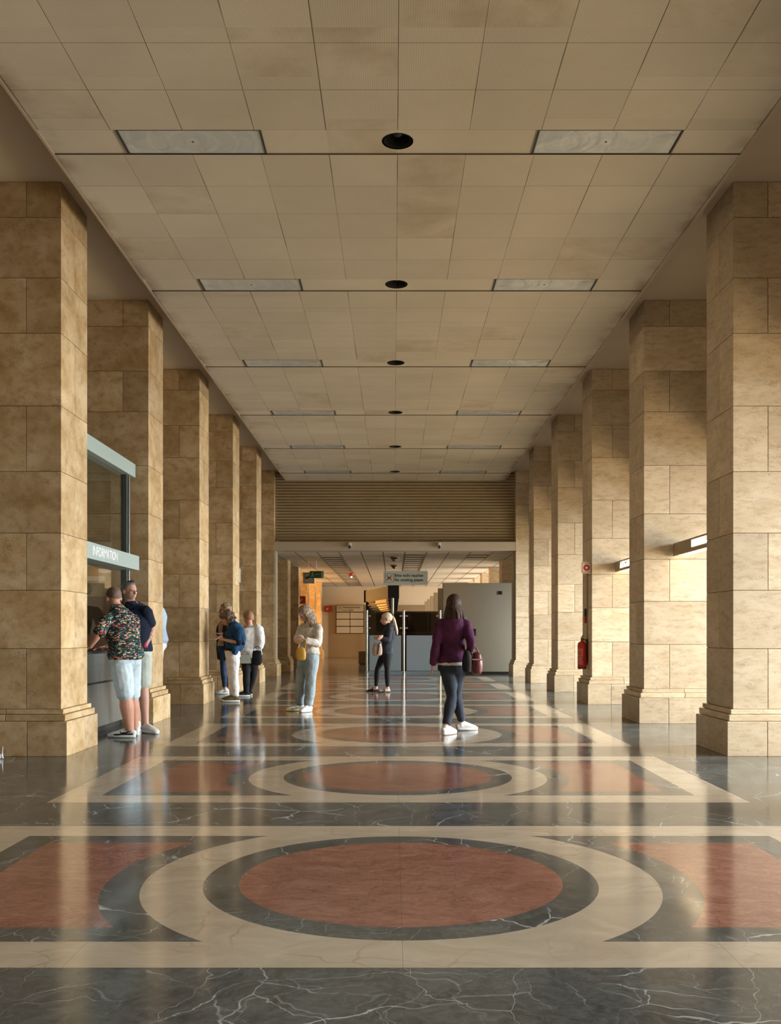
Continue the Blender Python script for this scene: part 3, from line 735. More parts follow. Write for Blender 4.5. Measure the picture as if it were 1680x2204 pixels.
# row of counter hoods receding behind
M_hood = mat('hood_fascia', (.075, .065, .052), .5, nz=.05); M_hend = mat('hood_black_end', (.012, .013, .016), .4)
M_org = mat('lit_orange_strip', (1, .5, .15), .5, emit=(1, .36, .08), estr=.8)
u = Vector((-.85, 3.7, 0)).normalized(); v = Vector((-u.y, u.x, 0))
hood = None
for k in range(5):
    lab = 'black ended angled hood over the rear counters, %s of the receding row' % ['nearest and largest', 'second', 'third', 'fourth', 'farthest'][k]
    t = thing('counter_hood', lab, 'hood', (-.215, 30.4+3.0*k, 0), 'receding counter hoods')
    if hood is None:
        z0, z1 = 2.29, 2.68; Ln = 3.7
        P0 = Vector((0,0,0)); 
        bm = BM(); cc = [P0, P0+Vector((.34,0,0)), P0+Vector((.34,0,0))+u*Ln, P0+u*Ln]
        A_ = [bm.verts.new((c.x, c.y, z0)) for c in cc]; B_ = [bm.verts.new((c.x, c.y, z1)) for c in cc]
        for i in range(4): bm.faces.new((A_[i], A_[(i+1)%4], B_[(i+1)%4], B_[i]))
        bm.faces.new(A_[::-1]); bm.faces.new(B_)
        h1 = obj('fascia', bm, M_hood, t)
        bm = BM(); box(bm, -.004, .352, -.05, -.001, z0-.02, z1+.02); h2 = obj('end_panel', bm, M_hend, t)
        bm = BM(); obox(bm, u*(Ln+.02)+Vector((.15,0,(z0+z1)/2)), Vector((1,0,0)), Vector((0,1,0)), Vector((0,0,1)), .2, .02, (z1-z0)/2+.02); h6 = obj('end_panel', bm, M_hend, t)
        bm = BM(); box(bm, .08, .30, -.03, .25, 1.9, z0-.02); h7 = obj('hanging_bracket', bm, M_hend, t)
        bm = BM(); c = u*(Ln-.25)+Vector((.02, 0, z0/2)); obox(bm, c, Vector((1,0,0)), Vector((0,1,0)), Vector((0,0,1)), .05, .05, z0/2)
        h3 = obj('support_leg', bm, M_hend, t)
        bm = BM(); obox(bm, u*(Ln*.28) + v*.012 + Vector((0,0,z0-.075)), u, v, Vector((0,0,1)), Ln*.22, .01, .05); h4 = obj('light_strip', bm, M_org, t)
        bm = BM(); obox(bm, u*(Ln*.5) + Vector((.03,0,z0-.14)), u, v, Vector((0,0,1)), Ln*.5, .02, .018); h5 = obj('rail', bm, M_hend, t)
        bm = BM(); obox(bm, u*(Ln*.5) + Vector((.03,0,z0-.02)), u, v, Vector((0,0,1)), Ln*.5, .02, .018); h8 = obj('rail', bm, M_hend, t)
        hood = (h1, h2, h3, h4, h5, h6, h7, h8)
    else:
        for o in hood: c = o.copy(); C.objects.link(c); c.parent = t
# white partitions on the right
for k in range(6):
    y = 27.6+3.31*k
    lab = 'pale full width partition in the opening at the right, the nearest of its row' if k == 0 else 'pale partition end in the rear room, %s of the stepped row' % ordn[k]
    t = thing('partition', lab, 'partition', (1.40, y, 0), 'pale partitions at the right of the rear room')
    bm = BM(); box(bm, 0, 1.98, 0, .09, .06, 2.63, .003); obj('panel', bm, mat('partition_pale', (.48, .41, .30), .6, nz=.04) if k == 0 else M_wall, t)
    bm = BM(); box(bm, .02, 1.96, .01, .08, 0, .06); obj('kick_board', bm, M_dark, t)
    if k == 0:
        bm = BM(); box(bm, -.016, 0, -.005, .095, 0, 2.64); obj('edge_strip', bm, mat('edge_brown', (.14,.12,.09), .5), t)
        c0 = W(1076, 1276, 27.6); bm = BM(); box(bm, c0.x-1.40-.055, c0.x-1.40+.055, -.03, 0, c0.z-.05, c0.z+.05, .005); obj('wall_sensor', bm, M_blk, t)
        c0 = W(1020, 1361, 27.6); bm = BM(); box(bm, c0.x-1.40-.05, c0.x-1.40+.05, -.05, 0, c0.z-.10, c0.z+.10, .01); obj('door_handle', bm, M_blk, t)
# directory board
a, b = W(723, 1363.5, 46.4), W(783, 1302, 46.4)
t = thing('directory_board', 'pale directory board for car rental on the far end wall', 'board', ((a.x+b.x)/2, 46.415, a.z))
wd, hh = b.x-a.x, b.z-a.z
bm = BM(); box(bm, -wd/2, wd/2, 0, .05, 0, hh); obj('backing', bm, M_dark, t)
M_pan = mat('board_panel', (.50, .43, .32), .5, nz=.03)
bm = BM(); box(bm, -wd/2+.02, wd/2-.02, -.02, 0, hh*.765, hh-.02, .004); obj('header_panel', bm, M_pan, t)
for r in range(3):
    for c in range(2):
        bm = BM(); x0 = -wd/2+.02+c*(wd/2-.01); box(bm, x0, x0+wd/2-.04, -.02, 0, .02+r*hh*.25, r*hh*.25+hh*.235, .004); obj('blank_panel', bm, M_pan, t)
text_mesh('lettering', 'Mietwagencenter\nCar rental', .135, M_ink, frame3((1,0,0), (0,0,1), (-wd/2+.33, -.023, hh*.885)), t, .003, sx=.85)
bm = BM(); frame_sq(bm, -wd/2+.17, hh*.88, .105, .008, -.022); box(bm, -wd/2+.11, -wd/2+.23, -.026, -.022, hh*.88+.02, hh*.88+.045); box(bm, -wd/2+.12, -wd/2+.20, -.026, -.022, hh*.88-.045, hh*.88-.03); obj('pictogram', bm, M_ink, t)
c0 = W(780, 1433, 34.5); bm = BM(); box(bm, c0.x-.16, c0.x+.16, 34.5, 35.1, .06, .52, .03); box(bm, c0.x-.12, c0.x+.12, 34.55, 35.05, 0, .06)
tag(obj('waste_bin', bm, mat('brown_bin', (.12, .07, .035), .5)), 'low brown bin standing left of the glass barrier in the rear room', 'bin')
# small metal foot at the left frame edge
c0 = W(6, 1633, 9.04)
bm = BM(); tube(bm, [c0+Vector((.0,0,.004)), c0+Vector((-.006,0,.05)), c0+Vector((.0,.0,.115))], [.007,.006,.004], 8)
tube(bm, [c0+Vector((-.005,0,.06)), c0+Vector((-.03,.0,.07)), c0+Vector((-.06,0,.10))], [.006,.006,.006], 8)
box(bm, c0.x-.10, c0.x-.012, c0.y-.02, c0.y+.03, 0, .05, .006)
tag(obj('metal_foot', bm, M_alu), 'small chrome foot on the floor at the left frame edge before the first pillar', 'metal foot')

# ------------------------------------------------------------------ people
def skin(name, lo, hi, tat=None):
    s = N(name, .5, .35); co = s.coord()
    c = s.mix(s.noise(co, 14., 4), lo, hi)
    if tat:
        a, b, r = tat
        m = (a+b)/2; L = (b-a).length/2
        dist = s.n('ShaderNodeVectorMath', operation='DISTANCE'); s.put(dist.inputs[0], co); s.put(dist.inputs[1], tuple(m))
        k = s.mul(s.lt(dist.outputs['Value'], L), s.mr(s.noise(co, 38., 4, .6, 1.5), .46, .54))
        c = s.mix(s.mul(k, .65), c, (.06, .06, .07))
    s.base(c); return s.m
SK = skin('skin_fair', (.52, .29, .20), (.66, .41, .30))
SKR = skin('skin_ruddy', (.50, .22, .14), (.62, .33, .23))
def cloth(name, lo, hi, sc=6., bump=.25, stretch=(1,1,1)):
    if name in MC: return MC[name]
    s = N(name, .85, .2); co = s.vmath('MULTIPLY', s.coord(), stretch)
    s.base(s.mix(s.mr(s.noise(co, sc, 5), .3, .7), lo, hi)); s.bump(s.noise(s.coord(), 220., 2), bump, .003)
    MC[name] = s.m; return s.m
def hairm(name, lo, hi):
    if name in MC: return MC[name]
    s = N(name, .62, .25); co = s.vmath('MULTIPLY', s.coord(), (1, 1, .18))
    s.base(s.mix(s.mr(s.noise(co, 70., 4), .35, .65), lo, hi)); s.bump(s.noise(co, 160., 3), .5, .004)
    MC[name] = s.m; return s.m
wrk = bpy.data.textures.new('cloth_folds', 'CLOUDS'); wrk.noise_scale = .11; wrk.noise_depth = 2
def pmesh(name, bm, m, root, vox=None, smooth=2, fold=0., par=None, loc=None):
    bmesh.ops.translate(bm, verts=bm.verts, vec=-(loc if loc is not None else root.location))
    o = obj(name, bm, m, par or root, smooth=True)
    if vox:
        r = o.modifiers.new('remesh', 'REMESH'); r.mode = 'VOXEL'; r.voxel_size = vox; r.use_smooth_shade = True
    if fold:
        d = o.modifiers.new('folds', 'DISPLACE'); d.texture = wrk; d.strength = fold; d.mid_level = .5; d.texture_coords = 'LOCAL'
    if smooth:
        q = o.modifiers.new('smooth', 'SMOOTH'); q.factor = .5; q.iterations = smooth
    return o
def lerp(a, b, t): return a + (b-a)*t
def limb(bm, a, b, c, ra, off=0., t_end=2., seg=14, flare=0., ref=None):
    """a-b-c chain, ra = radii at a, mid, b, upper mid of the second half, c ; t_end in 0..2 cuts the chain"""
    ks = [0, .5, .92, 1.08, 1.35, 1.7, 2.0]
    R = [ra[0], ra[1], ra[2], ra[2]*.98, ra[3], lerp(ra[3], ra[4], .6), ra[4]]
    def P(t): return lerp(a, b, t) if t <= 1 else lerp(b, c, t-1)
    def RR(t):
        for i in range(len(ks)-1):
            if ks[i] <= t <= ks[i+1]: return lerp(R[i], R[i+1], (t-ks[i])/(ks[i+1]-ks[i]))
        return R[-1]
    tt = [k for k in ks if k < t_end-.04] + [t_end]
    tube(bm, [P(t) for t in tt], [RR(t)+off+flare*(t/t_end) for t in tt], seg, sub=3)
def hand(bm, w, d, n, sidev, s=1., curl=.5):
    """palm and five fingers; d pointing direction, n palm normal, sidev thumb side"""
    d = d.normalized(); n = (n - d*n.dot(d)).normalized(); t = d.cross(n).normalized()
    if t.dot(sidev) < 0: t = -t
    pc = w + d*.045*s
    tube(bm, [w-d*.02*s, w+d*.02*s, w+d*.06*s, w+d*.088*s], [(.024*s,.017*s), (.036*s,.016*s), (.040*s,.015*s), (.037*s,.012*s)], 12, ref=n, sub=2)
    for i, (o, L) in enumerate(((.030, .070), (.010, .080), (-.011, .074), (-.031, .058))):
        b = w + d*.085*s + t*o*s; p = [b]; dd = d.copy()
        for j, q in enumerate((.45, .33, .25)):
            ang = curl*(.5+.5*j) + .06*i*curl
            dd = (dd*math.cos(ang) - n*math.sin(ang)).normalized(); p.append(p[-1] + dd*L*q*s)
        tube(bm, p, [.0088*s, .0084*s, .0078*s, .0066*s], 8, sub=2)
    b = w + d*.022*s + t*.030*s
    dd = (d*.72 + t*.60 - n*.25*curl).normalized(); p1 = b + dd*.034*s; dd = (dd + d*.5 - n*.45*curl).normalized()
    tube(bm, [b - dd*.01, p1, p1 + dd*.028*s], [.012*s, .0105*s, .008*s], 8, sub=2)
def head(bm, h, f, u, r, s=1.):
    E = lambda c, a, b, c2: ell(bm, h + r*c[0]*s + f*c[1]*s + u*c[2]*s, r, f, u, a*s, b*s, c2*s, 20, 14)
    E((0, -.010, .022), .075, .096, .090)
    E((0, .022, -.030), .060, .068, .078)
    E((0, .040, -.078), .036, .040, .030)        # chin
    E((0, .072, .012), .045, .018, .014)         # brow
    E((.032, .062, -.022), .022, .018, .020); E((-.032, .062, -.022), .022, .018, .020)   # cheeks
    tube(bm, [h+f*.082*s+u*.008*s, h+f*.100*s-u*.018*s, h+f*.106*s-u*.032*s, h+f*.088*s-u*.040*s], [.008*s, .011*s, .014*s, .010*s], 10, sub=2)
    tube(bm, [h+f*.078*s-u*.060*s-r*.022*s, h+f*.090*s-u*.058*s, h+f*.078*s-u*.060*s+r*.022*s], [.005*s, .008*s, .005*s], 8, sub=2)
    tube(bm, [h+f*.076*s-u*.072*s-r*.018*s, h+f*.088*s-u*.071*s, h+f*.076*s-u*.072*s+r*.018*s], [.005*s, .008*s, .005*s], 8, sub=2)
    for q in (-1, 1): ell(bm, h + r*q*.078*s - f*.012*s - u*.012*s, r, (f+u*.2).normalized(), (u-f*.2).normalized(), .010*s, .020*s, .032*s, 10, 8)
def cap(bm, h, f, u, r, s=1., grow=.007, p0=(.055, .050), p1=(-.10, -.075), back=.014, wave=0.):
    """hair shell above a plane through two points given as (forward, up)"""
    b2 = bmesh.new(); ell(b2, h - f*back*s + u*.022*s, r, f, u, (.076+grow)*s, (.096+grow)*s, (.091+grow)*s, 32, 22)
    a = h + f*p0[0]*s + u*p0[1]*s; b = h + f*p1[0]*s + u*p1[1]*s
    dv = (b-a).normalized(); no = r.cross(dv).normalized()
    if no.dot(u) < 0: no = -no
    bmesh.ops.bisect_plane(b2, geom=b2.verts[:]+b2.edges[:]+b2.faces[:], plane_co=a, plane_no=no, clear_inner=True)
    if wave:
        for v in b2.verts: v.co += (v.co-h).normalized()*wave*noise.noise(v.co*22)
    me = bpy.data.meshes.new('tmp'); b2.to_mesh(me); b2.free(); bm.from_mesh(me); bpy.data.meshes.remove(me)
def locks(bm, h, f, u, r, n, length, lean=Vector((0,0,0)), rad=.017, side=1.0, front=.02, s=1., wav=.006, seed=1):
    rnd = random.Random(seed)
    for i in range(n):
        a = PI*(.0 + i/(n-1))            # from one temple round the back to the other
        rr = r*math.cos(a)*side; bb = -f*math.sin(a)
        st = h + rr*.066*s + bb*.085*s + f*front*(abs(math.cos(a)))*s + u*rnd.uniform(.02, .06)*s
        mid = h + rr*.088*s + bb*.110*s + f*front*(abs(math.cos(a)))*s - u*.06*s
        L = length*rnd.uniform(.86, 1.06)
        en = mid + Vector((0,0,-1))*L + lean*L + rr*.02 + Vector((rnd.uniform(-1,1), rnd.uniform(-1,1), 0))*wav*2
        m2 = lerp(mid, en, .5) + rr*.012 + bb*.01 + Vector((rnd.uniform(-1,1), rnd.uniform(-1,1), 0))*wav
        tube(bm, [st, mid, m2, en], [rad*.8, rad, rad*.95, rad*.3], 8, sub=3)
def shoe(root, an, toe, m_up, m_sole, L=.28, wdt=.050, kind='sneaker', accent=None):
    toe = Vector((toe[0], toe[1], 0)).normalized(); up = Vector((0,0,1)); sd = toe.cross(up)
    hl = Vector((an.x, an.y, 0)) - toe*.065; z = an.z if an.z < .02 else 0
    P = lambda a, hh: hl + toe*a*L + up*hh
    bm = BM()
    if kind == 'sneaker':
        tube(bm, [P(.02,.050), P(.18,.058), P(.42,.058), P(.65,.046), P(.85,.036), P(.96,.030)],
             [(wdt*.62,.034), (wdt*.72,.046), (wdt*.82,.048), (wdt*.98,.036), (wdt*.92,.026), (wdt*.6,.016)], 16, ref=up, sub=3)
        tube(bm, [P(.20,.05), P(.22,.085), P(.23,.105)], [(.040,.050), (.038,.046), (.036,.042)], 14, ref=toe, sub=2)
        tube(bm, [P(.40,.085), P(.31,.112), P(.29,.125)], [.016, .015, .008], 8, sub=2)
        for k in range(4): tube(bm, [P(.42+.07*k, .102-.013*k)-sd*.024, P(.43+.07*k, .110-.013*k), P(.42+.07*k, .102-.013*k)+sd*.024], [.004]*3, 6, sub=1)
    else:                               # slide or flat shoe
        tube(bm, [P(.10,.035), P(.5,.04), P(.9,.028)], [(wdt*.62,.022), (wdt*.85,.022), (wdt*.8,.014)], 14, ref=up, sub=3)
        tube(bm, [P(.22,.035), P(.22,.075)], [(.03,.034), (.028,.03)], 12, ref=toe, sub=2)
        tube(bm, [P(.48,.02)-sd*.050, P(.52,.066), P(.48,.02)+sd*.050], [(.012,.040)]*3, 10, ref=up, sub=3)
    o = pmesh('shoe', bm, m_up, root, .006, 1)
    bm = BM(); zt = .032 if kind == 'sneaker' else .020
    out = []
    for k in range(28):
        a = 2*PI*k/28; x = .5-.5*math.cos(a)
        wv = (.66+.36*min(1, x*1.5) - .22*max(0, x-.75)*4*.5)*wdt
        out.append((x, math.sin(a)))
    lo, hi = [], []
    for x, q in out:
        w_ = wdt*(.74+.30*math.sin(min(1, x*1.25)*PI*.62))*(abs(q)**.55)*(1 if q >= 0 else -1)
        xx = x*1.04-.02
        lo.append(bm.verts.new(P(xx, .003)+sd*w_*.94)); hi.append(bm.verts.new(P(xx, zt+(.006 if x > .85 or x < .1 else 0))+sd*w_))
    for k in range(28): bm.faces.new((lo[k], lo[(k+1)%28], hi[(k+1)%28], hi[k]))
    bm.faces.new(lo[::-1]); bm.faces.new(hi)
    so = pmesh('sole', bm, m_sole, root, None, 0, par=o)
    if accent:                           # dark side band with a curved swoosh-like stroke
        bm = BM()
        for q in (-1, 1):
            tube(bm, [P(.05,.045)+sd*q*wdt*.66, P(.35,.040)+sd*q*wdt*.86, P(.65,.036)+sd*q*wdt*1.0, P(.97,.030)+sd*q*wdt*.35], [(.006,.010)]*4, 8, ref=up, sub=3)
            tube(bm, [P(.10,.076)+sd*q*wdt*.62, P(.30,.058)+sd*q*wdt*.84, P(.46,.056)+sd*q*wdt*.86, P(.50,.080)+sd*q*wdt*.66], [(.006,.004),(.006,.009),(.006,.007),(.005,.003)], 8, ref=up, sub=3)
        pmesh('dark_trim', bm, accent, root, None, 0, par=o)
    return o
ARM_M = (.055, .050, .041, .042, .028); ARM_F = (.044, .040, .034, .035, .023)
LEG_M = (.092, .082, .060, .060, .040); LEG_F = (.088, .076, .052, .052, .035)
def person(label, J, sex='m', sk=SK, bulk=1., hs=1., vox=.0075, hands=('L','R'), curl=(.5,.5), legskin=True, leg=None, eyes=True):
    Z = Vector((0,0,1))
    pel = J['pel']; root = thing('person', label, 'person', (pel.x, pel.y, 0), J.get('group'))
    fw = Vector(J['fwd']).normalized(); fw.z = 0; fw.normalize(); fa = Vector(J['face']).normalized()
    u = (Z - fa*Z.dot(fa)).normalized(); r = fa.cross(u).normalized()
    J['f'], J['u'], J['r'], J['fw'] = fa, u, r, fw
    AR = ARM_M if sex == 'm' else ARM_F; LR = leg or (LEG_M if sex == 'm' else LEG_F)
    AR = [x*(1+(bulk-1)*.7) for x in AR]; 
    J['AR'], J['LR'], J['bulk'] = AR, LR, bulk
    bm = BM()
    k = bulk; shw = (J['shL']-J['shR']).length/2
    if sex == 'm': T = [(.165,.12), (.17,.125), (.155,.115), (.175,.125), (.165,.105), (.075,.075)]
    else: T = [(.160,.115), (.160,.115), (.122,.092), (.140,.118), (.135,.088), (.060,.060)]
    T = [(a*k, b*k) for a, b in T[:4]] + [(T[4][0]*(1+(k-1)*.5), T[4][1]*k), T[5]]
    shc = (J['shL']+J['shR'])/2
    TP = [pel-Z*.07, pel+Z*.03, J['waist'], J['chest'], lerp(shc, J['neck'], .0), J['neck']]
    J['T'], J['TP'] = T, TP
    tube(bm, TP, [(a*.92, b*.92) for a, b in T], 20, ref=fw, sub=4, power=2.3)
    nh = J['head'] - u*.055 - fa*.02
    tube(bm, [J['neck']-Z*.05, lerp(J['neck'], nh, .5), nh], [.062*(1 if sex=='m' else .85)*min(k,1.15), .056*(1 if sex=='m' else .82)*min(k,1.15), .054*(1 if sex=='m' else .85)], 14, sub=3)
    head(bm, J['head'], fa, u, r, hs)
    for q in 'LR':
        sh, el, wr = J['sh'+q], J['el'+q], J['wr'+q]
        tube(bm, [lerp(J['neck']-Z*.02, sh, .15), lerp(J['neck']-Z*.02, sh, .6), sh], [.042, .045, AR[0]*.95], 12, sub=3)
        limb(bm, sh, el, wr, AR)
        if q in hands:
            d = Vector(J['hd'+q]) if 'hd'+q in J else (wr-el)
            nn = Vector(J['hn'+q]) if 'hn'+q in J else Vector((0,0,1))
            hand(bm, wr + (wr-el).normalized()*.005, d, nn, Vector(J.get('th'+q, (0,0,1))), .98 if sex == 'm' else .88, curl[0] if q == 'L' else curl[1])
        limb(bm, J['hp'+q], J['kn'+q], J['an'+q], LR)
        toe = Vector((*J['to'+q][:2], 0)).normalized()
        a = J['an'+q]; tube(bm, [a, Vector((a.x, a.y, .055)), Vector((a.x, a.y, .045))+toe*.07, Vector((a.x, a.y, .035))+toe*.14], [LR[4], .036, .034, .026], 10, sub=2)
    pmesh('body', bm, J.get('skinmat', sk), root, vox, 1)
    if eyes:
        for q in (-1, 1):
            bm = BM(); ell(bm, J['head'] + r*q*.030*hs + fa*.080*hs - u*.006*hs, r, fa, u, .012*hs, .009*hs, .006*hs, 10, 8)
            pmesh('eye', bm, mat('eye_dark', (.03,.02,.015), .2), root, None, 0)
    return root
def top(root, J, m, name='shirt', off=.020, sleeve=(2.,2.), drop=.05, hem=.0, vox=.010, fold=.02, soff=.016, collar=.12, nk=.6, neck_in=.4, zipper=None, flare=0., only=None):
    bm = BM(); T, TP = J['T'], J['TP']; Z = Vector((0,0,1))
    pts = [TP[1]-Z*drop, lerp(TP[1], TP[2], .1)] + TP[2:5] + [lerp(TP[4], TP[5], nk)]
    rr = [(T[1][0]+off+hem, T[1][1]+off+hem), (T[1][0]+off+hem*.6, T[1][1]+off+hem*.6)] + [(a+off+hem*.3, b+off) for a, b in T[2:4]] + [(T[4][0]+off*.6, T[4][1]+off), (.078, .078)]
    tube(bm, pts, rr, 24, ref=J['fw'], sub=4, power=2.3)
    for i, q in enumerate('LR'):
        sh, el, wr = J['sh'+q], J['el'+q], J['wr'+q]
        n0 = J['neck']-Z*.035; tube(bm, [lerp(n0, sh, .25), lerp(n0, sh, .65), sh], [.052, .056, J['AR'][0]+soff], 12, sub=3)
        if sleeve[i]: limb(bm, sh, el, wr, J['AR'], soff, sleeve[i], flare=flare)
    if collar:
        tube(bm, [J['neck']-Z*.03, lerp(J['neck'], J['head'], collar)], [.078, .066], 14, sub=2)
    return pmesh(name, bm, m, root, vox, 2, fold)
def legs(root, J, m, name='trousers', off=(.018,.020,.022,.026,.030), t_end=(1.95,1.95), vox=.010, fold=.018, up=.06, flare=0.):
    bm = BM(); T, TP = J['T'], J['TP']; Z = Vector((0,0,1)); LR = J['LR']
    tube(bm, [TP[0]-Z*.02, TP[1]-Z*.03, TP[1]+Z*up], [(T[0][0]+.006, T[0][1]+.012), (T[1][0]+.012, T[1][1]+.012), (T[1][0]*.94+.006, T[1][1]*.94+.006)], 22, ref=J['fw'], sub=4, power=2.3)
    for i, q in enumerate('LR'):
        limb(bm, J['hp'+q], J['kn'+q], J['an'+q], [LR[j]+off[j] for j in range(5)], 0, t_end[i], flare=flare)
    return pmesh(name, bm, m, root, vox, 2, fold)
V = Vector
M_shw = cloth('shoe_white', (.62, .62, .58), (.78, .78, .74), 20.)
M_slw = mat('sole_white', (.72, .72, .68), .6)
M_bk = cloth('black_cloth', (.012, .012, .014), (.028, .028, .030))

# A: man in the flowered shirt leaning on the counter
J = dict(head=W(244,1287,10.95), neck=W(252,1308,10.92), chest=W(262,1352,10.90), waist=W(268,1385,10.88), pel=W(270,1412,10.86),
    shL=W(227,1336,10.72), shR=W(289,1334,11.05), elL=W(213,1362,10.58), wrL=W(193,1392,10.66), elR=W(262,1378,11.25), wrR=W(228,1391,11.22),
    hpL=W(260,1430,10.78), hpR=W(281,1430,10.95), knL=W(270,1497,10.80), knR=W(283,1497,11.05), anL=W(279,1570,10.86), anR=W(289,1562,11.10),
    toL=(-1,.15), toR=(-.8,.6), fwd=(-.55,.83,0), face=(-.62,.72,-.30), hdL=(-.8,.1,-.35), hdR=(-1,-.1,-.1), hnL=(0,0,1), hnR=(0,0,1), thL=(0,1,0), thR=(0,-1,0))
def lkn(J):  # keep knees/ankles sensible
    return J
A = person('man in a dark flowered shirt and pale shorts leaning on the information counter', J, 'm', SKR, 1.02, 1.08, leg=(.108,.098,.074,.082,.050), curl=(.3,.4), eyes=False)
def floral():
    s = N('flowered_shirt_print', .8, .2); co = s.vmath('MULTIPLY', s.coord(), (1., 1., 1.9))
    co = s.vmath('ADD', co, s.vmath('MULTIPLY', s.noise(co, 11., 2, .5, 0, 1), (.05,.05,.05)))
    c = (.016, .022, .022)
    def layer(c, sc, seed, th, cols):
        q = s.vmath('ADD', co, (seed, seed, seed)); d = s.voro(q, sc); cc = s.voro(q, sc, 'F1', 1)
        rnd = s.sep(cc)[0]
        x = s.n('ShaderNodeValToRGB'); x.color_ramp.interpolation = 'CONSTANT'; e = x.color_ramp.elements
        while len(e) < len(cols): e.new(.5)
        for i, k in enumerate(cols): e[i].position = i/len(cols); e[i].color = (*k, 1)
        s.put(x.inputs[0], rnd); return s.mix(s.lt(d, th), c, x.outputs[0])
    c = layer(c, 30., 0., .48, [(.04,.12,.08), (.02,.05,.05), (.16,.20,.17), (.04,.14,.15), (.03,.05,.04)])
    c = layer(c, 21., 3.3, .38, [(.55,.08,.06), (.02,.025,.025), (.60,.40,.12), (.02,.05,.05), (.55,.52,.45), (.6,.20,.12), (.02,.03,.03), (.55,.12,.10)])
    c = layer(c, 36., 7.7, .34, [(.6,.58,.5), (.02,.03,.03), (.10,.25,.25), (.02,.03,.03), (.62,.30,.24), (.02,.03,.03)])
    s.base(c); return s.m
top(A, J, floral(), 'flowered_shirt', .026, (.98, .90), .04, .006, .008, .030, .016, flare=.010, collar=.30, nk=1.0)
legs(A, J, cloth('pale_blue_shorts', (.46,.56,.60), (.60,.69,.72), 5.), 'shorts', (.014,.018,.030,.03,.03), (1.0,1.0), .008, .026, .05)
bm = BM(); cap(bm, J['head'], J['f'], J['u'], J['r'], 1.08, .004, (.05,.055), (-.10,-.045)); pmesh('short_hair', bm, hairm('greying_brown_hair', (.10,.06,.04), (.22,.15,.11)), A, None, 0)
shoe(A, J['anL'], J['toL'], M_shw, M_slw, .32, .054, accent=M_bk); shoe(A, J['anR'], J['toR'], M_shw, M_slw, .31, .052, accent=M_bk)

# B: man in the navy polo shirt, tattooed arm
J = dict(head=W(279,1272,11.55), neck=W(282,1300,11.55), chest=W(291,1338,11.55), waist=W(293,1370,11.56), pel=W(293,1402,11.58),
    shL=W(315,1316,11.50), shR=W(263,1318,11.70), elL=W(327,1357,11.62), wrL=W(312,1390,11.50), elR=W(250,1355,11.75), wrR=W(236,1386,11.60),
    hpL=W(306,1418,11.52), hpR=W(286,1418,11.68), knL=W(308,1480,11.45), knR=W(289,1482,11.62), anL=W(313,1557,11.40), anR=W(296,1550,11.75),
    toL=(.75,-.65), toR=(.2,-1), fwd=(.35,-.93,0), face=(.78,-.60,.05), hdL=(-.45,-.1,-.75), hdR=(-.8,.0,-.5), hnL=(.5,-.8,0), hnR=(0,0,1), thL=(-.3,-1,0))
rt = Vector((J['pel'].x, J['pel'].y, 0))
J['skinmat'] = skin('skin_tattooed', (.46,.24,.17), (.60,.35,.26), (lerp(J['elL'],J['wrL'],.25)-rt, lerp(J['elL'],J['wrL'],1.02)-rt, .1))
B = person('grey haired man in a navy polo shirt and light shorts leaning beside the counter', J, 'm', SKR, 1.04, 1.05, curl=(.7,.4), leg=(.095,.085,.066,.062,.040))
top(B, J, cloth('navy_polo', (.008,.012,.026), (.016,.024,.046)), 'polo_shirt', .016, (.66,.66), .02, .004, .009, .014, .014, flare=.012, nk=.9)
legs(B, J, cloth('pale_grey_shorts', (.40,.43,.38), (.52,.55,.49)), 'shorts', (.022,.024,.03,.03,.03), (.92,.92), .009, .014, .05)
bm = BM(); cap(bm, J['head'], J['f'], J['u'], J['r'], 1.05, .008, (.062,.062), (-.10,-.05)); pmesh('short_hair', bm, hairm('grey_hair', (.11,.10,.10), (.26,.25,.25)), B, None, 0)
bm = BM(); ell(bm, J['head']+J['f']*.035+J['u']*.112, J['r'], J['f'], J['u'], .040, .050, .014, 14, 8); pmesh('dark_quiff', bm, hairm('dark_hair', (.02,.015,.015), (.06,.05,.05)), B, None, 0)
dv = (J['wrL']-J['elL']).normalized(); bm = BM(); tube(bm, [J['wrL']-dv*.025, J['wrL']+dv*.012], [.031,.031], 16, sub=1, cap=False); pmesh('wristband', bm, mat('pink_band', (.75,.06,.14), .5), B, None, 0)
bm = BM()
for q in (-1, 1): obox(bm, J['neck']+V((.028*q+.012, -.075, -.028)), V((1,0,.75*q)).normalized(), V((0,1,0)), V((-.75*q,0,1)).normalized(), .034, .008, .014)
pmesh('collar', bm, MC['navy_polo'], B, .006, 1)
shoe(B, J['anL'], J['toL'], M_shw, M_slw, .31, .052); shoe(B, J['anR'], J['toR'], M_shw, M_slw, .30, .050)

# C: person mostly hidden behind the second left pillar
D = 14.25
J = dict(head=W(337,1284,D), neck=W(337,1303,D), chest=W(338,1330,D), waist=W(339,1352,D), pel=W(339,1380,D),
    shL=W(338,1313,D-.18), shR=W(338,1313,D+.18), elL=W(347,1346,D-.22), wrL=W(330,1366,D-.22), elR=W(345,1346,D+.22), wrR=W(328,1362,D+.2),
    hpL=W(338,1388,D-.09), hpR=W(338,1388,D+.09), knL=W(336,1440,D-.09), knR=W(337,1440,D+.1), anL=W(337,1500,D-.09), anR=W(340,1500,D+.1),
    toL=(-1,0), toR=(-1,.1), fwd=(-1,.05,0), face=(-1,.05,0))
for q in 'LR': J['an'+q].z = .09
Cc = person('person in a light blue top and white trousers mostly hidden behind the second left pillar', J, 'f', SK, 1., 1., .010)
top(Cc, J, cloth('light_blue_cotton', (.30,.40,.52), (.40,.50,.62)), 'blouse', .022, (1.0,1.0), .02, .02, .012, .02)
legs(Cc, J, cloth('white_cotton', (.60,.60,.58), (.74,.74,.72)), 'trousers', vox=.012)
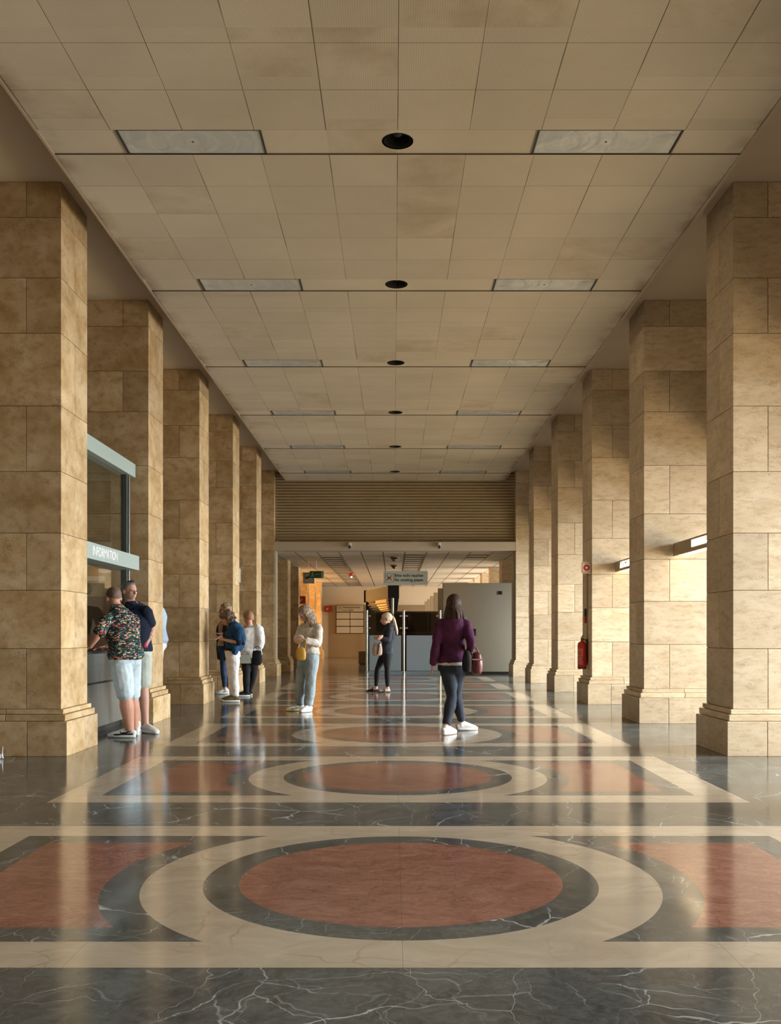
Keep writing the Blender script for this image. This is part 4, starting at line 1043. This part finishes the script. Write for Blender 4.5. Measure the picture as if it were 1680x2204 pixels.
bm = BM(); cap(bm, J['head'], J['f'], J['u'], J['r'], 1., .01, (.05,.05), (-.1,-.1)); pmesh('hair', bm, hairm('dark_hair', (.02,.015,.015), (.06,.05,.05)), Cc, None, 0)
for q in 'LR': shoe(Cc, J['an'+q], J['to'+q], M_shw, M_slw, .26)

# D: woman with glasses and a long dark cardigan
D = 18.6
J = dict(head=W(484,1313,D), neck=W(489,1330,D), chest=W(484,1350,D), waist=W(483,1371,D), pel=W(482,1392,D),
    shL=W(487,1340,D-.18), shR=W(484,1340,D+.17), elL=W(492,1364,D-.2), wrL=W(474,1364,D-.24), elR=W(470,1362,D+.22), wrR=W(476,1357,D-.05),
    hpL=W(482,1400,D-.09), hpR=W(482,1400,D+.09), knL=W(480,1437,D-.1), knR=W(484,1436,D+.1), anL=W(484,1481,D-.1), anR=W(492,1482,D+.05),
    toL=(-1,-.2), toR=(-.8,-.5), fwd=(-.8,-.6,0), face=(-.95,-.25,-.05), hdL=(-1,0,.1), hdR=(1,-.3,-.2))
for q in 'LR': J['an'+q].z = .095
Dd = person('woman with glasses in a long black cardigan behind the person in blue', J, 'f', SKR, .95, 1.1, .009, leg=(.080,.068,.048,.046,.032))
top(Dd, J, cloth('beige_top', (.32,.22,.14), (.42,.30,.20)), 'top', .010, (0,0), .02, .0, .011, .01, .01)
legs(Dd, J, cloth('dark_blue_jeans', (.018,.028,.055), (.04,.07,.14), 8.), 'jeans', (.012,.012,.012,.012,.012), (1.86,1.86), .011, .01)
bm = BM()
fw = J['fw']; Z = V((0,0,1))
bk_ = [J['neck']-fw*.06-Z*.03, J['chest']-fw*.10, J['waist']-fw*.09, J['pel']-fw*.09, J['pel']-fw*.06-Z*.22]
tube(bm, bk_, [(.10,.05),(.165,.06),(.165,.06),(.185,.07),(.20,.07)], 18, ref=fw, sub=3)
sd = Z.cross(fw)
for q in (-1, 1): tube(bm, [J['neck']+sd*q*.09-Z*.04, J['chest']+sd*q*.13+fw*.06, J['waist']+sd*q*.13+fw*.05, J['pel']+sd*q*.16+fw*.03, J['pel']+sd*q*.18-Z*.24], [(.045,.06),(.045,.07),(.04,.08),(.04,.09),(.04,.09)], 12, ref=sd, sub=3)
for i, q in enumerate('LR'): limb(bm, J['sh'+q], J['el'+q], J['wr'+q], J['AR'], .018, 1.55)
pmesh('cardigan', bm, cloth('black_knit', (.010,.009,.009), (.026,.023,.022)), Dd, .011, 2, .015)
bm = BM(); cap(bm, J['head'], J['f'], J['u'], J['r'], 1.1, .012, (.055,.055), (-.05,-.09), wave=.02); locks(bm, J['head'], J['f'], J['u'], J['r'], 18, .05, rad=.022, s=1.05, wav=.012, front=-.01, seed=4)
pmesh('curly_hair', bm, hairm('blonde_brown_curls', (.12,.065,.03), (.42,.31,.18)), Dd, None, 0)
bm = BM()
for q in (-1, 1):
    c0 = J['head']+J['f']*.098+J['r']*q*.032+J['u']*.002
    pts = [c0 + J['r']*.026*math.cos(a)+J['u']*.019*math.sin(a) for a in [2*PI*k/10 for k in range(11)]]
    tube(bm, pts, [.0035]*11, 6, sub=1, cap=False); tube(bm, [c0+J['r']*q*.026, J['head']+J['r']*q*.085-J['f']*.01], [.003]*2, 6, sub=1)
tube(bm, [J['head']+J['f']*.1-J['r']*.007, J['head']+J['f']*.1+J['r']*.007], [.003]*2, 6, sub=1); pmesh('glasses', bm, M_blk, Dd, None, 0)
for q in 'LR': shoe(Dd, J['an'+q], J['to'+q], M_shw, M_slw, .25, .043)

# E: person in the blue draped sweater and white trousers looking at a phone
D = 16.5
J = dict(head=W(489,1331,D), neck=W(500,1344,D), chest=W(506,1362,D), waist=W(505,1382,D), pel=W(500,1402,D),
    shL=W(508,1352,D-.17), shR=W(502,1352,D+.17), elL=W(516,1384,D-.24), wrL=W(482,1377,D-.20), elR=W(508,1384,D+.22), wrR=W(479,1373,D-.02),
    hpL=W(501,1410,D-.09), hpR=W(499,1410,D+.09), knL=W(503,1453,D-.10), knR=W(500,1452,D+.10), anL=W(507,1499,D-.10), anR=W(502,1496,D+.12),
    toL=(-1,-.05), toR=(-1,.1), fwd=(-1,-.1,0), face=(-.80,-.12,-.58), hdL=(-1,0,.25), hdR=(-1,-.2,.1), hnL=(0,-.6,-.8), hnR=(0,.3,-.9), thL=(0,0,1), thR=(0,0,1))
Ee = person('person in a draped blue sweater and white trousers looking down at a phone', J, 'f', SKR, 1.0, 1.1, .008, curl=(.9,.8))
top(Ee, J, cloth('navy_knit', (.008,.012,.02), (.018,.024,.038)), 'dark_shirt', .012, (1.12,1.12), .02, .0, .010, .012, .022)
legs(Ee, J, cloth('ivory_trousers', (.60,.55,.53), (.76,.71,.68), 4.), 'trousers', (.026,.030,.034,.030,.026), (1.93,1.93), .009, .034, .04)
bm = BM()
tube(bm, [W(501,1341,D), W(505,1352,D), W(506,1366,D), W(506,1381,D), W(507,1393,D)], [(.07,.07),(.17,.125),(.22,.165),(.235,.17),(.20,.15)], 26, ref=J['fw'], sub=4, power=2.2)
tube(bm, [W(506,1380,D-.1), W(506,1400,D-.14), W(505,1414,D-.14)], [(.16,.10),(.11,.07),(.02,.02)], 14, ref=J['fw'], sub=3)
tube(bm, [W(514,1360,D-.05), W(522,1374,D-.08), W(525,1386,D-.08)], [(.13,.09),(.12,.06),(.08,.03)], 14, ref=J['fw'], sub=3)
tube(bm, [W(505,1347,D-.10), W(513,1362,D-.20), W(519,1376,D-.24)], [(.09,.08),(.10,.085),(.085,.07)], 14, sub=3)
tube(bm, [W(498,1339,D), W(503,1341,D)], [(.075,.06)]*2, 12, ref=J['fw'], sub=1)
pmesh('draped_sweater', bm, cloth('blue_wool', (.006,.034,.085), (.014,.062,.14), 5., .5), Ee, .009, 2, .045)
bm = BM(); cap(bm, J['head'], J['f'], J['u'], J['r'], 1.12, .016, (.085,.050), (-.10,-.085), wave=.035); locks(bm, J['head'], J['f'], J['u'], J['r'], 16, .02, rad=.024, s=1.05, wav=.014, front=.01, seed=9)
pmesh('tousled_hair', bm, hairm('dark_brown_tousled_hair', (.035,.02,.012), (.16,.10,.06)), Ee, None, 0)
for q in 'LR': shoe(Ee, J['an'+q], J['to'+q], cloth('olive_brown_suede', (.10,.075,.04), (.17,.13,.075)), M_slw, .29, .048)
hp_ = J['wrL']+V((-.085,.0,.035)); bm = BM(); obox(bm, hp_, V((.85,0,.5)).normalized(), V((0,1,0)), V((-.5,0,.85)).normalized(), .070, .036, .005)
tag(obj('phone', bm, mat('phone_white', (.75,.75,.75), .25)), 'white phone held by the person in the blue sweater', 'phone')

# F: man in the white shirt
D = 17.75
J = dict(head=W(534,1330,D), neck=W(537,1347,D), chest=W(538,1366,D), waist=W(539,1386,D), pel=W(538,1408,D),
    shL=W(519,1352,D+.05), shR=W(556,1353,D-.05), elL=W(520,1380,D+.10), wrL=W(524,1403,D-.05), elR=W(561,1380,D-.10), wrR=W(553,1404,D-.05),
    hpL=W(530,1415,D+.03), hpR=W(546,1414,D-.03), knL=W(530,1452,D-.02), knR=W(545,1452,D+.15), anL=W(530,1491,D), anR=W(536,1487,D+.35),
    toL=(-1,-.1), toR=(-.8,.5), fwd=(-.35,.93,0), face=(-.55,.8,-.25), hnL=(1,0,0), hnR=(-1,0,0), thL=(0,1,0), thR=(0,1,0))
Ff = person('man in a loose white shirt and black trousers seen from behind', J, 'm', SKR, 1.0, 1.12, .009, curl=(.9,.9), leg=(.085,.075,.055,.052,.036))
top(Ff, J, cloth('white_shirt', (.66,.67,.68), (.80,.81,.82)), 'shirt', .035, (1.5,1.5), .03, .02, .010, .03, .035, flare=.01)
legs(Ff, J, M_bk, 'trousers', (.016,.016,.016,.016,.016), (1.97,1.9), .010, .012)
bm = BM(); cap(bm, J['head'], J['f'], J['u'], J['r'], 1.12, .008, (.055,.05), (-.1,-.07)); pmesh('short_hair', bm, hairm('ginger_blond_hair', (.24,.12,.06), (.42,.24,.13)), Ff, None, 0)
shoe(Ff, J['anL'], J['toL'], cloth('dark_sneaker', (.02,.022,.02), (.04,.045,.04)), M_slw, .29, .05); shoe(Ff, J['anR'], J['toR'], MC['dark_sneaker'], M_slw, .29, .05)
c0 = W(528, 1428, D-.20)
t = thing('paper_bag', 'pale green carrier bag hanging beside the leg of the man in white', 'bag', c0)
bm = BM(); box(bm, -.10, .10, -.05, .05, 0, .155, .01); obj('bag_body', bm, mat('pale_green_paper', (.42,.48,.40), .7, nz=.15), t)
bm = BM(); tube(bm, [(-.05,0,.15), (-.045,0,.20), (.0,0,.22), (.045,0,.20), (.05,0,.15)], [.004]*5, 6); obj('handle', bm, mat('bag_handle', (.2,.22,.2), .7), t)
c0 = W(553, 1431, D-.22)
t = thing('shoulder_bag', 'black bag at the right hip of the man in white', 'bag', c0)
bm = BM(); tube(bm, [(0,0,.02), (.0,0,.12), (.0,0,.25)], [(.085,.05),(.095,.055),(.08,.035)], 16, ref=(0,1,0), power=3.); obj('bag_body', bm, cloth('black_nylon', (.008,.008,.009), (.02,.02,.022)), t, smooth=True)
bm = BM(); tube(bm, [(-.06,0,.24), (-.055,0,.31), (0,0,.335), (.055,0,.31), (.06,0,.24)], [.007]*5, 6); obj('handle', bm, M_blk, t)

# G: woman with long grey blonde hair, cream blouse, light jeans
D = 14.5
J = dict(head=W(656,1320,D), neck=W(668,1342,D), chest=W(669,1363,D), waist=W(666,1386,D), pel=W(664,1410,D),
    shL=W(685,1352,D-.10), shR=W(652,1350,D+.12), elL=W(684,1386,D-.22), wrL=W(654,1377,D-.34), elR=W(639,1378,D-.02), wrR=W(648,1372,D-.25),
    hpL=W(671,1420,D-.06), hpR=W(655,1420,D+.05), knL=W(668,1468,D-.12), knR=W(647,1468,D+.0), anL=W(664,1519,D-.10), anR=W(645,1517,D+.05),
    toL=(-.55,-.85), toR=(-.95,-.30), fwd=(-.65,-.76,0), face=(-.72,-.30,-.62), hdL=(-1,-.1,-.1), hdR=(-.5,-.7,-.55), hnL=(0,-1,0), hnR=(-.3,-1,.3))
G = person('woman with long ash blonde hair in a cream blouse and light jeans looking down', J, 'f', SK, 1.0, 1.05, .0075, curl=(.5,.5))
top(G, J, cloth('cream_blouse', (.50,.45,.38), (.66,.61,.53), 5.), 'blouse', .026, (1.86,1.9), -.01, -.004, .009, .034, .026)
legs(G, J, cloth('light_jeans', (.23,.29,.32), (.37,.44,.46), 4.), 'jeans', (.018,.022,.030,.034,.034), (1.93,1.93), .009, .026, .05)
bm = BM(); cap(bm, J['head'], J['f'], J['u'], J['r'], 1.07, .010, (.060,.060), (-.05,-.12)); locks(bm, J['head'], J['f'], J['u'], J['r'], 44, .17, V((.30,.0,0)), .014, s=1.05, front=.03, seed=2, wav=.004)
pmesh('long_hair', bm, hairm('ash_blonde_hair', (.10,.07,.045), (.42,.32,.23)), G, None, 0)
shoe(G, J['anR'], J['toR'], M_shw, mat('sole_yellow', (.70,.66,.22), .6), .28, .048, accent=mat('shoe_grey_trim', (.28,.30,.26), .6)); shoe(G, J['anL'], J['toL'], M_shw, M_slw, .27, .048)
c0 = W(647, 1421, D-.37)
t = thing('shoulder_bag', 'mustard yellow shoulder bag of the woman in the cream blouse', 'bag', c0)
M_yel = cloth('mustard_leather', (.42,.22,.035), (.56,.32,.06)); M_yel.node_tree.nodes['Principled BSDF'].inputs['Roughness'].default_value = .4
bm = BM(); tube(bm, [(0,0,.015), (.0,0,.09), (.0,0,.175)], [(.070,.035),(.078,.045),(.060,.03)], 18, ref=(0,1,0), power=3.); obj('bag_body', bm, M_yel, t, smooth=True)
bm = BM(); tube(bm, [(-.05,0,.17), (-.02,-.01,.24), (.03,-.01,.30), (.075,0,.30), (.065,.01,.17)], [.007]*5, 8); obj('strap', bm, M_yel, t, smooth=True)

# H: woman with the blonde ponytail, arms folded
D = 19.1
J = dict(head=W(831,1332,D), neck=W(839,1347,D), chest=W(837,1365,D), waist=W(834,1383,D), pel=W(831,1403,D),
    shL=W(838,1356,D-.16), shR=W(834,1355,D+.16), elL=W(836,1378,D-.24), wrL=W(817,1374,D-.26), elR=W(822,1376,D+.05), wrR=W(822,1369,D-.28),
    hpL=W(833,1410,D-.08), hpR=W(827,1410,D+.08), knL=W(833,1442,D-.08), knR=W(812,1439,D+.08), anL=W(834,1481,D-.08), anR=W(809,1480,D+.10),
    toL=(-1,-.25), toR=(-1,0), fwd=(-.95,-.3,0), face=(-1,-.12,-.10), hdL=(-1,.2,.1), hdR=(-.6,-.5,-.5), hnL=(0,-1,0), hnR=(0,-1,.2))
H = person('woman with a long blonde ponytail in a dark jacket and black leggings', J, 'f', SK, .92, 1.1, .009, curl=(.5,.4), leg=(.090,.075,.050,.052,.032))
top(H, J, cloth('charcoal_jacket', (.016,.018,.024), (.048,.053,.068), 7.), 'jacket', .018, (1.85,1.75), .06, .014, .010, .025, .020, collar=.25)
legs(H, J, M_bk, 'leggings', (.006,.006,.006,.006,.005), (1.9,1.9), .010, .0, .06)
bm = BM(); cap(bm, J['head'], J['f'], J['u'], J['r'], 1.1, .008, (.062,.050), (-.10,-.06))
hb = J['head']-J['f']*.11+J['u']*.01
for k in range(9):
    a = 2*PI*k/9; o = V((math.cos(a)*.016, math.sin(a)*.022, 0))
    tube(bm, [hb+J['f']*.03+J['u']*.02, hb-J['f']*.03+o*.6, W(850,1345,D)+o, W(853,1357,D)+o*1.1, W(854,1366,D)+o*.6], [.016,.018,.017,.014,.004], 8, sub=3)
pmesh('ponytail_hair', bm, hairm('pale_blonde_hair', (.42,.32,.20), (.70,.60,.43)), H, None, 0)
bm = BM(); ell(bm, hb, J['r'], J['f'], J['u'], .026, .018, .026, 12, 8); pmesh('hair_tie', bm, M_blk, H, None, 0)
bm = BM(); sd = V((0,-1,0)); tube(bm, [J['shL']+V((.0,-.055,-.02)), J['shL']+V((.01,-.062,-.09))], [(.004,.012)]*2, 6, sub=1); pmesh('white_stripe', bm, M_slw, H, None, 0)
shoe(H, J['anR'], J['toR'], M_bk, mat('sole_dark', (.03,.025,.02), .6), .27, .046, 'slide'); shoe(H, J['anL'], J['toL'], cloth('grey_white_slide', (.30,.30,.30), (.60,.60,.60)), mat('sole_dark', (.03,.025,.02), .6), .26, .046, 'slide')
c0 = W(812, 1411, D-.30)
t = thing('handbag', 'beige bucket bag in the folded arms of the woman with the ponytail', 'bag', c0)
bm = BM(); tube(bm, [(0,0,.02), (-.005,0,.12), (.0,0,.235)], [(.090,.05),(.100,.055),(.075,.04)], 18, ref=(0,1,0), power=3.); obj('bag_body', bm, cloth('beige_leather', (.36,.26,.18), (.50,.38,.28)), t, smooth=True)
bm = BM(); obox(bm, (.02,-.052,.14), V((.97,0,-.2)), V((0,1,0)), V((.2,0,.97)), .014, .006, .12); obj('dark_strap', bm, mat('bag_brown_strap', (.05,.03,.02), .5), t)
bm = BM(); ell(bm, V((.045,-.05,.215)), V((1,0,0)), V((0,1,0)), V((0,0,1)), .016, .010, .016, 12, 8); obj('clasp', bm, mat('clasp_steel', (.75,.78,.85), .2, .8), t, smooth=True)

# I: woman in the plum jacket walking away
D = 11.35
J = dict(head=W(977,1302,D+.02), neck=W(974,1331,D), chest=W(973,1366,D), waist=W(972,1395,D), pel=W(973,1424,D),
    shL=W(946,1343,D-.02), shR=W(1003,1343,D-.06), elL=W(937,1390,D-.10), wrL=W(931,1432,D-.06), elR=W(1013,1384,D-.20), wrR=W(1012,1400,D+.04),
    hpL=W(963,1436,D), hpR=W(985,1436,D-.02), knL=W(972,1500,D-.05), knR=W(981,1498,D+.12), anL=W(959,1562,D-.20), anR=W(993,1552,D+.30),
    toL=(.55,.75), toR=(.9,.30), fwd=(.30,.95,0), face=(.25,.96,-.12), hdL=(-.1,.15,-1), hdR=(.2,.8,-.4), hnL=(1,0,0), hnR=(-1,0,0), thL=(0,1,0), thR=(0,.2,1))
I_ = person('woman in a plum purple jacket and dark jeans walking with a maroon handbag', J, 'f', SKR, 1.04, 1.05, .0075, curl=(.5,.9), leg=(.092,.078,.054,.056,.036), eyes=False)
M_plum = cloth('plum_jacket', (.038,.009,.027), (.10,.024,.074), 4.)
top(I_, J, M_plum, 'jacket', .026, (1.90,1.93), .02, .014, .009, .030, .018, collar=.3)
legs(I_, J, cloth('dark_denim', (.018,.022,.030), (.05,.062,.085), 5.), 'jeans', (.008,.008,.010,.012,.012), (1.93,1.93), .009, .014, .05)
bm = BM(); T = J['T']; tube(bm, [J['pel']-V((0,0,.018)), J['pel']+V((0,0,.02))], [(T[1][0]+.028, T[1][1]+.028)]*2, 24, ref=J['fw'], sub=1, power=2.3); pmesh('shirt_hem', bm, MC['white_cotton'], I_, .008, 1)
bm = BM(); cap(bm, J['head'], J['f'], J['u'], J['r'], 1.06, .012, (.06,.05), (-.04,-.12)); locks(bm, J['head'], J['f'], J['u'], J['r'], 26, .20, V((.06,-.14,0)), .020, s=1.05, front=.01, seed=5)
locks(bm, J['head'], J['f'], J['u'], J['r'], 14, .17, V((.02,-.16,0)), .024, s=.98, side=.7, front=.0, seed=8)
pmesh('long_hair', bm, hairm('dark_brown_hair', (.016,.009,.006), (.075,.04,.022)), I_, None, 0)
for q in 'LR': shoe(I_, J['an'+q], J['to'+q], M_shw, M_slw, .27, .048)
c0 = W(1025, 1450, D+.02)
t = thing('handbag', 'glossy maroon handbag hanging from the right arm of the woman in plum', 'bag', c0)
s = N('maroon_leather', .42, .5); co = s.coord(); s.base(s.mix(s.noise(co, 9., 4), (.07,.008,.012), (.17,.035,.04))); s.bump(s.noise(co, 14., 3), .5, .02)
bm = BM(); tube(bm, [(0,0,.02), (.0,0,.12), (.0,0,.235)], [(.060,.13),(.070,.145),(.050,.11)], 20, ref=(0,1,0), power=3.2); o = obj('bag_body', bm, s.m, t, smooth=True)
bm = BM()
for q in (-1, 1): tube(bm, [(q*.03,-.07,.23), (q*.025-.02,-.055,.29), (-.03,0,.325), (q*.025-.02,.055,.29), (q*.03,.07,.23)], [.007]*5, 8)
obj('handles', bm, mat('handle_tan', (.30,.18,.13), .4), t, smooth=True)
bm = BM(); box(bm, -.062, .062, -.135, .135, .165, .180, .003); obj('zip_band', bm, mat('zip_pale', (.45,.34,.30), .35), t)
c0 = W(1004, 1448, D-.26); bm = BM(); tube(bm, [c0+V((0,0,.03)), c0+V((0,0,.13)), c0+V((0,0,.24))], [(.048,.06),(.056,.07),(.035,.04)], 18, ref=(0,1,0), power=2.6)
tag(obj('black_bag', bm, MC['black_nylon'], smooth=True), 'black pouch beside the maroon handbag of the woman in plum', 'bag')
